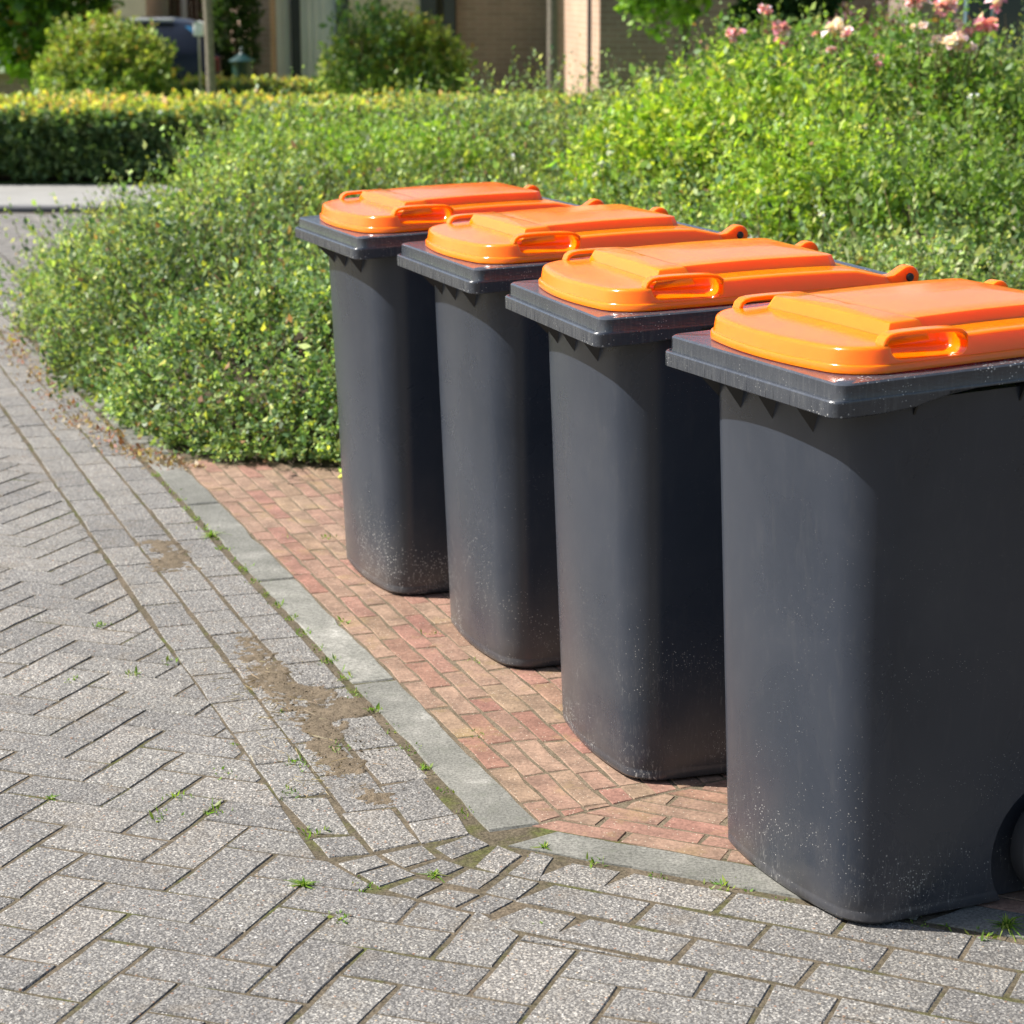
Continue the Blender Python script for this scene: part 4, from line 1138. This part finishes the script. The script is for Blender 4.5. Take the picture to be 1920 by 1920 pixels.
# ------------------------------------------------------------------ hedge across the road and the gardens behind
def hedge(name, label, x0, x1, y0, y1, z1, n, ll, seed, topcols):
    root = empty(name, ((x0 + x1) / 2, (y0 + y1) / 2, .05)); tag(root, label, "hedge"); b = np.array(root.location)
    fn = int(n * .5); tn = int(n * .38); bn = n - fn - tn
    f = np.column_stack([rng.uniform(x0, x1, fn), y0 + np.abs(rng.normal(0, .06, fn)), rng.uniform(.1, z1, fn)]); fd = np.tile([0, -1, .2], (fn, 1))
    t = np.column_stack([rng.uniform(x0, x1, tn), rng.uniform(y0, y1, tn), z1 - np.abs(rng.normal(0, .05, tn))]); td = np.tile([0, -.15, 1], (tn, 1))
    i = np.column_stack([rng.uniform(x0, x1, bn), rng.uniform(y0 + .1, y1, bn), rng.uniform(.1, z1 - .05, bn)]); idd = rng.normal(size=(bn, 3))
    P = np.concatenate([f, t, i]); D = np.concatenate([fd, td, idd]).astype(float)
    P[:, 2] += .04 * (fbm(P[:, 0] * 2, P[:, 1] * 2, seed, 2) - .5); P[:, 1] += .10 * (fbm(P[:, 0] * 3, P[:, 2] * 3, seed + 2, 2) - .5)
    D = unit(D + rng.normal(size=D.shape) * .5); ln = rng.uniform(.05, .12, len(P))
    Q, si = sprigs(P, D, ln, 8, ll, ll * .6, spread=1.0)
    col = pal(len(Q), [G_DARK, G_MID, (.10, .15, .03)], [.5, .38, .12])
    tc = pal(len(Q), topcols); m = (si >= fn) & (si < fn + tn) & (rng.random(len(Q)) < .75); col[m] = tc[m]
    link("foliage", leaf_mesh("foliage", Q - b, col, M_LEAF), root)
    core = box("inner_branches", (x0 + .1, x1 - .1, y0 + .14, y1 - .1, .05, z1 - .12), M_BED, None, bevel=.05)
    core.parent = root; core.matrix_parent_inverse = Matrix.Translation(-Vector(root.location))
    return root
TOPS = [(.62, .56, .12), (.48, .52, .09), (.66, .42, .14), (.38, .46, .09)]
hedge("clipped_hedge", "long clipped dark green hedge with yellow tops across the road", -6.2, 3.0, 17.98, 19.9, .60, 11500, .050, 5, TOPS)
hedge("low_hedge", "lower clipped hedge with yellow top between the two round shrubs", -3.6, -1.3, 24.2, 25.2, .54, 2600, .05, 9, TOPS)

for i, (px0, px1, pyt, Y, lab) in enumerate([(78, 352, 45, 23.0, "round bushy green shrub behind the hedge, beside the parked car"), (605, 890, 38, 23.0, "round bushy green shrub behind the hedge before the garage doors")]):
    xa, xb = (px0 - 960) / FPX * Y, (px1 - 960) / FPX * Y; zt = at(960, pyt, Y)[2]; xc = (xa + xb) / 2
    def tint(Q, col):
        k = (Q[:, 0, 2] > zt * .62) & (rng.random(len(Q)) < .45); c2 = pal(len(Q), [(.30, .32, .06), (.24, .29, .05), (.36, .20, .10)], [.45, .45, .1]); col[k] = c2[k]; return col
    shrub("round_shrub", lab, (xc, Y, .05), (xc, Y, zt * .46), ((xb - xa) / 2 * .87, .60, zt * .50), 2300, .055, .032, 9, (.08, .2), [(.09, .16, .04), (.18, .28, .065), (.30, .38, .09), (.42, .44, .13)], [.28, .34, .24, .14], M_LEAF, 80 + i, "round shrubs behind the hedge", extra=tint, shell=.5)
# sprays of a lighter shrub beside the second round shrub
x, Y, z = at(690, 60, 22.6); shrub("spray_shrub", "airy pale green sprays rising beside the round shrub by the garage", (x, Y, .05), (x, Y, z - .25), (.28, .2, .42), 150, .06, .032, 8, (.2, .4), [(.12, .20, .07), (.17, .25, .09), (.08, .15, .05)], None, M_LEAFSOFT, 90, up=.5)

# trees
def tree(name, label, base, h_trunk, r_trunk, cc, cr, n, ll, cols, w, seed, lean=(0, 0), shell=.55, lw=.6):
    root = empty(name, base); tag(root, label, "tree", "trees in the gardens"); b = np.array(base)
    top = np.array([base[0] + lean[0], base[1] + lean[1], base[2] + h_trunk])
    V, F = tube([(0, 0, -.02), tuple((top - b) * .5 + np.array([.012, 0, 0])), tuple(top - b)], [r_trunk * 1.15, r_trunk, r_trunk * .8], 10)
    link("trunk", pymesh("trunk", V, F, M_BARK, 60), root)
    parts = []
    for k in range(9):
        tgt = np.array(cc) + unit(rng.normal(size=3)) * np.array(cr) * .7
        parts.append(tube([top - b - np.array([0, 0, .05]), (top + tgt) / 2 - b + rng.normal(0, .08, 3), tgt - b], [r_trunk * .55, r_trunk * .32, r_trunk * .12], 6))
    V, F = merge(parts); link("limbs", pymesh("limbs", V, F, M_BARK), root)
    P, d = blob_points(n, cc, cr, seed, shell)
    D = unit(d + rng.normal(size=P.shape) * .6); ln = rng.uniform(.1, .25, len(P)); Q, si = sprigs(P, D, ln, 7, ll, ll * lw, spread=1.1, up=-.15)
    col = pal(len(Q), cols, w) * rng.uniform(.75, 1.25, len(P))[si][:, None]
    link("crown", leaf_mesh("crown", Q - b, col, M_LEAFSOFT), root)
xt = (1275 - 960) / FPX * 20.5
tree("young_tree", "young globe tree before the dark brick wall, its crown cut by the top edge", (xt, 20.5, .05), 1.45, .042, (xt - .20, 20.5, 1.98), (.46, .46, .66), 600, .085, [(.18, .32, .05), (.26, .42, .06), (.10, .20, .035)], [.4, .35, .25], 101)
xt = (1031 - 960) / FPX * 23.4
tree("slim_tree", "slim dark tree trunk beside the sunlit brick return wall", (xt + .02, 23.4, .05), 2.5, .055, (xt - .2, 23.4, 3.9), (.9, .9, .9), 500, .09, [(.06, .12, .02), (.10, .18, .03)], None, 102, lean=(-.03, 0))
xt = (407 - 960) / FPX * 22.6
tree("staked_tree", "thin bare grey trunk rising behind the hedge by the green metal bin", (xt, 22.6, .05), 2.3, .045, (xt, 22.6, 3.3), (.8, .8, .85), 500, .09, [(.06, .12, .02), (.10, .18, .03)], None, 103, lean=(-.05, 0))
xt = (85 - 960) / FPX * 24.5
tree("dense_tree", "dense dark green tree at the upper left corner before the window", (xt, 24.5, .05), 1.05, .07, (xt - .15, 24.5, 1.95), (1.0, .9, 1.15), 1500, .12, [(.05, .11, .025), (.10, .20, .03), (.25, .40, .05), (.34, .18, .09)], [.42, .32, .2, .06], 104)
# columnar conifer
x, Y, z = at(436, 60, 27.0); shrub("column_conifer", "narrow dark evergreen column against the sunlit pink brick wall", (x, Y, .05), (x, Y, 1.3), (.20, .2, 1.45), 1500, .07, .03, 9, (.08, .18), [(.025, .05, .015), (.04, .08, .02), (.06, .10, .03)], None, M_LEAFSOFT, 110, up=.6, cat="conifer")

# ------------------------------------------------------------------ houses
M_HB = mat_housebrick("shaded brown house brick", (.23, .165, .142), (.19, .138, .118), (.26, .225, .20))  # darker copy for walls facing away from the sun, shade in its colour
M_HB2 = mat_housebrick("sunlit pinkish house brick", (.46, .30, .22), (.40, .26, .195), (.44, .36, .29))  # paler copy for walls in the sun, sunlight put into its colour
M_PANEL = plain("pale grey panel paint", (.50, .52, .55), .55, .06, 2)
M_DARKF = plain("dark blue door frame paint", (.02, .026, .035), .5)
M_CREAM = plain("cream render", (.52, .46, .38), .85, .08, 3)
M_WHITE = plain("white window paint", (.78, .78, .76), .45, .04)
M_BLUEF = plain("pale blue window frame paint", (.30, .42, .52), .5, .05)
M_TIMBER = plain("brown stained timber", (.10, .05, .032), .8, .3, 14)
M_TILE = plain("dark roof tile", (.09, .07, .065), .85, .25, 10)
t_ = NT("window glass"); M_GLASS = t_.set(Base_Color=(.02, .035, .045), Roughness=.06, Specular_IOR_Level=.8)
M_CURT = plain("white curtain", (.6, .6, .58), .9, .1, 6)
def X_(px, Y): return (px - 960) / FPX * Y
def prism(name, pts, z0, z1, mat, parent):
    n = len(pts); V = [(x, y, z0) for x, y in pts] + [(x, y, z1) for x, y in pts]
    F = [tuple(range(n))[::-1], tuple(range(n, 2 * n))] + [(i, (i + 1) % n, n + (i + 1) % n, n + i) for i in range(n)]
    return link(name, pymesh(name, V, F, mat), parent)
# main house: recessed garage front, sunlit return wall, projecting front wall
house = empty("brick_house", (X_(1240, 25.5), 25.5, .05)); tag(house, "brown brick house with sunlit return wall behind the bed and the bins", "house")
house.location = (0, 0, 0)
prism("wall", [(X_(1120, 24.2), 24.2), (X_(1700, 24.2), 24.2), (X_(1700, 24.2), 34), (X_(1040, 28.5), 34), (X_(1040, 28.5), 28.5)], .04, 3.4, M_HB2, house)
prism("front_wall", [(X_(1121, 24.16), 24.16), (X_(1702, 24.16), 24.16), (X_(1702, 24.16), 24.197), (X_(1121, 24.16), 24.197)], .04, 3.4, M_HB, house)
prism("rear_wall", [(X_(858, 28.6), 28.6), (X_(1042, 28.6), 28.6), (X_(1042, 28.6), 33.9), (X_(858, 28.6), 33.9)], .04, 3.38, M_HB, house)
V, F = tube([(X_(1102, 24.9), 24.9, .05), (X_(1102, 24.9), 24.9, 3.35)], .026, 12); link("downpipe", pymesh("downpipe", V, F, M_DARKF, 60), house)
rf = prism("roof", [(X_(1119, 24), 24.0), (X_(1705, 24), 24.0), (X_(1705, 24), 34.3), (X_(858, 28.6) - .1, 34.3), (X_(858, 28.6) - .1, 28.3), (X_(1038, 28.6), 28.3)], 3.41, 3.58, M_WHITE, house)
# garage house to the left
gar = empty("garage_house", (X_(670, 28), 28, .05)); tag(gar, "house with pale grey garage doors and sunlit pink brick side wall behind the round shrub", "house"); gar.location = (0, 0, 0)
prism("side_wall", [(X_(483, 28), 28), (X_(520, 28), 28), (X_(520, 28), 33), (X_(400, 33), 33)], .04, 3.2, M_HB2, gar)
prism("front_pier", [(X_(486, 27.96), 27.96), (X_(516, 27.96), 27.96), (X_(516, 27.96), 27.997), (X_(486, 27.96), 27.997)], .04, 3.2, M_HB, gar)
prism("back_wall", [(X_(521, 28.6), 28.75), (X_(856, 28.6), 28.75), (X_(856, 28.6), 33), (X_(521, 28.6), 33)], .04, 3.2, M_HB, gar)
for a, b in ((517, 556), (573, 638), (662, 715), (720, 792)):
    d = prism("garage_door", [(X_(a, 28.5), 28.5), (X_(b, 28.5), 28.5), (X_(b, 28.5), 28.6), (X_(a, 28.5), 28.6)], .05, 2.5, M_PANEL if a < 640 else M_CREAM, gar)
    n_ = max(2, int((b - a) / 13))
    for k in range(1, n_):
        xx = X_(a + (b - a) * k / n_, 28.5); prism("batten", [(xx - .012, 28.485), (xx + .012, 28.485), (xx + .012, 28.499), (xx - .012, 28.499)], .05, 2.5, M_PANEL if a < 640 else M_CREAM, d)
for a, b in ((556.5, 572.5), (639, 661), (715.5, 719.5), (793, 822), (836, 856)):
    prism("post", [(X_(a, 28.55), 28.44), (X_(b, 28.55), 28.44), (X_(b, 28.55), 28.7), (X_(a, 28.55), 28.7)], .05, 2.6, M_DARKF, gar)
prism("roof", [(X_(478, 28), 27.7), (X_(857, 28), 27.7), (X_(857, 28), 33.4), (X_(396, 33.2), 33.4)], 3.21, 3.4, M_WHITE, gar)
# house at the far left with a wide window
lh = empty("left_house", (X_(100, 31), 31, .05)); tag(lh, "house with wide white window at the left edge behind the dense tree", "house"); lh.location = (0, 0, 0)
xa, xb = X_(-260, 31), X_(290, 31)
zs = at(0, 122, 31)[2]; zs0 = at(0, 136, 31)[2]
prism("lower_wall", [(xa, 31), (xb, 31), (xb, 34), (xa, 34)], .04, zs0 - .001, M_HB, lh)
prism("upper_wall", [(xa, 31.02), (xb, 31.02), (xb, 34), (xa, 34)], zs0, 3.4, M_CREAM, lh)
prism("window_sill", [(xa, 30.85), (X_(82, 31), 30.85), (X_(82, 31), 31.015), (xa, 31.015)], zs0 + .002, zs, M_WHITE, lh)
wf = prism("window", [(xa + .1, 30.97), (X_(60, 31), 30.97), (X_(60, 31), 31.018), (xa + .1, 31.018)], zs + .002, 2.4, M_BLUEF, lh)
for a, b in ((-255, -120), (-110, 12), (18, 53)):
    prism("pane", [(X_(a, 31), 30.955), (X_(b, 31), 30.955), (X_(b, 31), 30.969), (X_(a, 31), 30.969)], zs + .04, 2.34, M_GLASS if b < 30 else M_CURT, wf)
prism("roof", [(xa - .2, 30.6), (xb + .2, 30.6), (xb + .2, 34.4), (xa - .2, 34.4)], 3.41, 3.6, M_WHITE, lh)
# timber fence between the houses: each board its own
fc = empty("timber_fence", (X_(340, 33), 33, .05)); tag(fc, "brown upright board fence behind the parked car", "fence"); fc.location = (0, 0, 0)
px = 292
while px < 402:
    prism("board", [(X_(px, 33.2), 33.2), (X_(px + 9.5, 33.2), 33.2), (X_(px + 9.5, 33.2), 33.225), (X_(px, 33.2), 33.225)], .05, 2.2, M_TIMBER, fc); px += 10.2
prism("rail", [(X_(292, 33.2), 33.227), (X_(402, 33.2), 33.227), (X_(402, 33.2), 33.28), (X_(292, 33.2), 33.28)], 1.5, 1.6, M_TIMBER, fc)
V, F = tube([(X_(361, 32.5), 32.5, .05), (X_(361, 32.5), 32.5, 3.0)], .045, 12)
tag(link("white_pole", pymesh("white_pole", merge([(V, F), lathe([(.09, .05), (.09, .07), (.05, .12)], 12)] if False else [(V, F)])[0], F, M_WHITE, 60)), "white metal pole standing behind the parked car", "pole")
# right-hand house with blue framed window and ivy wall
rh = empty("right_house", (X_(1860, 22), 22, .05)); tag(rh, "house with pale blue window frame at the right edge behind the roses", "house"); rh.location = (0, 0, 0)
prism("wall", [(X_(1705, 22), 22), (X_(2300, 22), 22), (X_(2300, 22), 27), (X_(1705, 22), 27)], .04, 3.3, M_HB, rh)
zb = at(0, 116, 21.9)[2]
wf = prism("window", [(X_(1790, 21.9), 21.93), (X_(1916, 21.9), 21.93), (X_(1916, 21.9), 21.998), (X_(1790, 21.9), 21.998)], zb, 2.5, M_BLUEF, rh)
for a, b in ((1795, 1836), (1846, 1900)):
    prism("pane", [(X_(a, 21.9), 21.912), (X_(b, 21.9), 21.912), (X_(b, 21.9), 21.928), (X_(a, 21.9), 21.928)], zb + .05, 2.45, M_GLASS, wf)
prism("roof", [(X_(1700, 22), 21.7), (X_(2310, 22), 21.7), (X_(2310, 22), 27.3), (X_(1700, 22), 27.3)], 3.31, 3.5, M_WHITE, rh)
# ivy screen
iv = empty("ivy_screen", (X_(1470, 20.2), 20.2, .05)); tag(iv, "dense dark green ivy screen behind the pink rose bushes", "ivy"); b = np.array(iv.location)
n = 3600; P = np.column_stack([rng.uniform(X_(1378, 20), X_(1568, 20), n), 20.0 + np.abs(rng.normal(0, .12, n)), rng.uniform(.1, 2.7, n)]); P[:, 1] += .3 * (fbm(P[:, 0] * 2.5, P[:, 2] * 2.5, 3, 3) - .5)
Q, si = sprigs(P, unit(np.tile([0, -1., .1], (n, 1)) + rng.normal(size=(n, 3)) * .5), rng.uniform(.06, .14, n), 6, .075, .055, spread=1.0, up=-.3)
link("foliage", leaf_mesh("foliage", Q - b, pal(len(Q), [(.03, .075, .02), (.055, .12, .03), (.09, .16, .04)], [.4, .4, .2]), M_LEAF), iv)
cr_ = box("trellis_wall", (X_(1382, 20), X_(1564, 20), 20.2, 20.45, .05, 2.6), M_TIMBER, None); cr_.parent = iv; cr_.matrix_parent_inverse = Matrix.Translation(-Vector(iv.location))

# ------------------------------------------------------------------ parked car, seen from behind
def make_car(base, rz):
    root = empty("parked_car", base, rz); tag(root, "dark blue hatchback parked before the board fence, seen from behind", "car")
    t_ = NT("dark blue car paint"); P_ = t_.set(Base_Color=(.006, .008, .014), Roughness=.3, Specular_IOR_Level=.4)
    # sections along the length (y from rear 0 to front 3.9): (y, half width at sill, half width at belt, belt z, half width roof, roof z)
    S = [(0.00, .70, .76, .78, .60, .84), (.06, .80, .83, .86, .64, .95), (.35, .82, .84, .88, .60, 1.26), (.8, .82, .85, .89, .60, 1.325), (1.6, .82, .85, .88, .60, 1.335), (2.2, .82, .85, .87, .58, 1.26), (2.75, .82, .84, .85, .66, .93), (3.3, .81, .82, .78, .62, .82), (3.75, .76, .78, .66, .55, .70), (3.9, .66, .68, .60, .5, .62)]
    rings = []
    for y, ws, wb, zb_, wr, zr_ in S:
        half = [(ws * .92, .20), (ws, .30), (wb, .62 if zb_ > .7 else zb_ * .8), (wb * .985, zb_), (wr * 1.06, zb_ + (zr_ - zb_) * .72), (wr, zr_ - .02 * (zr_ > 1)), (wr * .6, zr_ + .01)]
        ring = [(x, y, z) for x, z in half] + [(-x, y, z) for x, z in half[::-1]]
        rings.append(ring)
    V, F = rings_mesh(rings); link("body", pymesh("body", V, F, P_, 40), root)
    t2 = NT("sky reflection blue glass"); G_ = t2.set(Base_Color=(.03, .13, .25), Roughness=.2, Specular_IOR_Level=.5)  # the sky's blue reflection is painted into the glass colour
    # rear screen follows the tailgate
    link("rear_window", pymesh("rear_window", [(-.56, .052, .93), (.56, .052, .93), (.50, .322, 1.235), (-.50, .322, 1.235)], [(0, 1, 2, 3)], G_), root)
    for s in (-1, 1):
        link("side_window", pymesh("side_window", [(s * .842, .50, .92), (s * .848, 2.15, .92), (s * .655, 1.75, 1.27), (s * .655, .75, 1.275)], [(0, 1, 2, 3) if s > 0 else (3, 2, 1, 0)], G_), root)
        bm = bmesh.new(); box_bm(bm, min(s * .66, s * .80), max(s * .66, s * .80), -.012, .05, .66, .84, bevel=.015); link("tail_light", bm_mesh("tail_light", bm, plain("red lens", (.08, .006, .006), .3)), root)
        for y in (.72, 3.15):
            V, F = lathe([(.20, -.09), (.28, -.10), (.30, -.06), (.30, .06), (.28, .10), (.20, .09)], 24, 'x'); w = link("wheel", pymesh("wheel", [(x + s * .74, yy + y, z + .30) for x, yy, z in V], F, M_TYRE, 40), root)
            V, F = lathe([(.01, -.085), (.20, -.085), (.20, .085), (.01, .085)], 20, 'x'); link("rim", pymesh("rim", [(x + s * .745, yy + y, z + .30) for x, yy, z in V], F, M_STEEL, 40), w)
    bm = bmesh.new(); box_bm(bm, -.26, .26, -.022, .004, .60, .71, bevel=.004); link("number_plate", bm_mesh("number_plate", bm, plain("yellow number plate", (.75, .45, .02), .4, .04)), root)
    bm = bmesh.new(); box_bm(bm, -.80, .80, -.06, .12, .30, .52, bevel=.05, seg=3); link("bumper", bm_mesh("bumper", bm, P_, 40), root)
    bm = bmesh.new(); box_bm(bm, -.25, .30, .34, .46, 1.30, 1.335, bevel=.015, seg=2); link("roof_highlight", bm_mesh("roof_highlight", bm, plain("silver roof highlight", (.62, .63, .65), .3), 40), root)  # silver bar added to stand in for the bright highlight on the roof
    return root
make_car((X_(302, 26.2), 26.2, .05), R(14)).scale = (.95, .95, .90)

# white letter box on a thin post, green round bin with domed lid
x, Y, z = at(372, 40, 23.6)
lb = empty("post_box", (x, Y, .05)); tag(lb, "small white box on a thin post behind the hedge beside the car", "letterbox")
V, F = tube([(0, 0, 0), (0, 0, z - .17)], .012, 8); link("post", pymesh("post", V, F, M_STEEL, 60), lb)
bm = bmesh.new(); box_bm(bm, -.05, .05, -.06, .06, z - .20, z - .07, bevel=.008, seg=2); bx_ = bm_mesh("box", bm, M_WHITE, 40); link("box", bx_, lb)
link("lid", pymesh("lid", [(-.058, -.07, z - .069), (.058, -.07, z - .069), (.058, .07, z - .069), (-.058, .07, z - .069), (0, -.07, z - .045), (0, .07, z - .045)], [(0, 1, 4), (3, 5, 2), (1, 2, 5, 4), (0, 4, 5, 3), (0, 3, 2, 1)], M_WHITE), lb)
x, Y, z = at(453, 88, 25.7); M_GRN = plain("dark green enamel", (.008, .035, .03), .35, .1)
gb = empty("round_bin", (x, Y, .05)); tag(gb, "dark green round metal bin with domed lid and ball finial", "bin"); zz = z - .05
def lz(name, prof, par, mat=M_GRN): V, F = lathe(prof, 28); return link(name, pymesh(name, V, F, mat, 40), par)
lz("body", [(.09, 0), (.12, .02), (.10, .06), (.105, .30), (.115, zz - .19), (.118, zz - .17)], gb)
ld = lz("lid", [(.150, zz - .169), (.152, zz - .155), (.125, zz - .135), (.075, zz - .105), (.030, zz - .075), (.022, zz - .06)], gb)
lz("finial", [(.010, zz - .059), (.018, zz - .05), (.024, zz - .035), (.022, zz - .018), (.010, zz - .005), (.003, zz)], ld)

print("scene built; tris:", sum(sum(len(p.vertices) - 2 for p in o.data.polygons) for o in bpy.data.objects if o.type == 'MESH' and len(o.data.polygons) < 2000) )
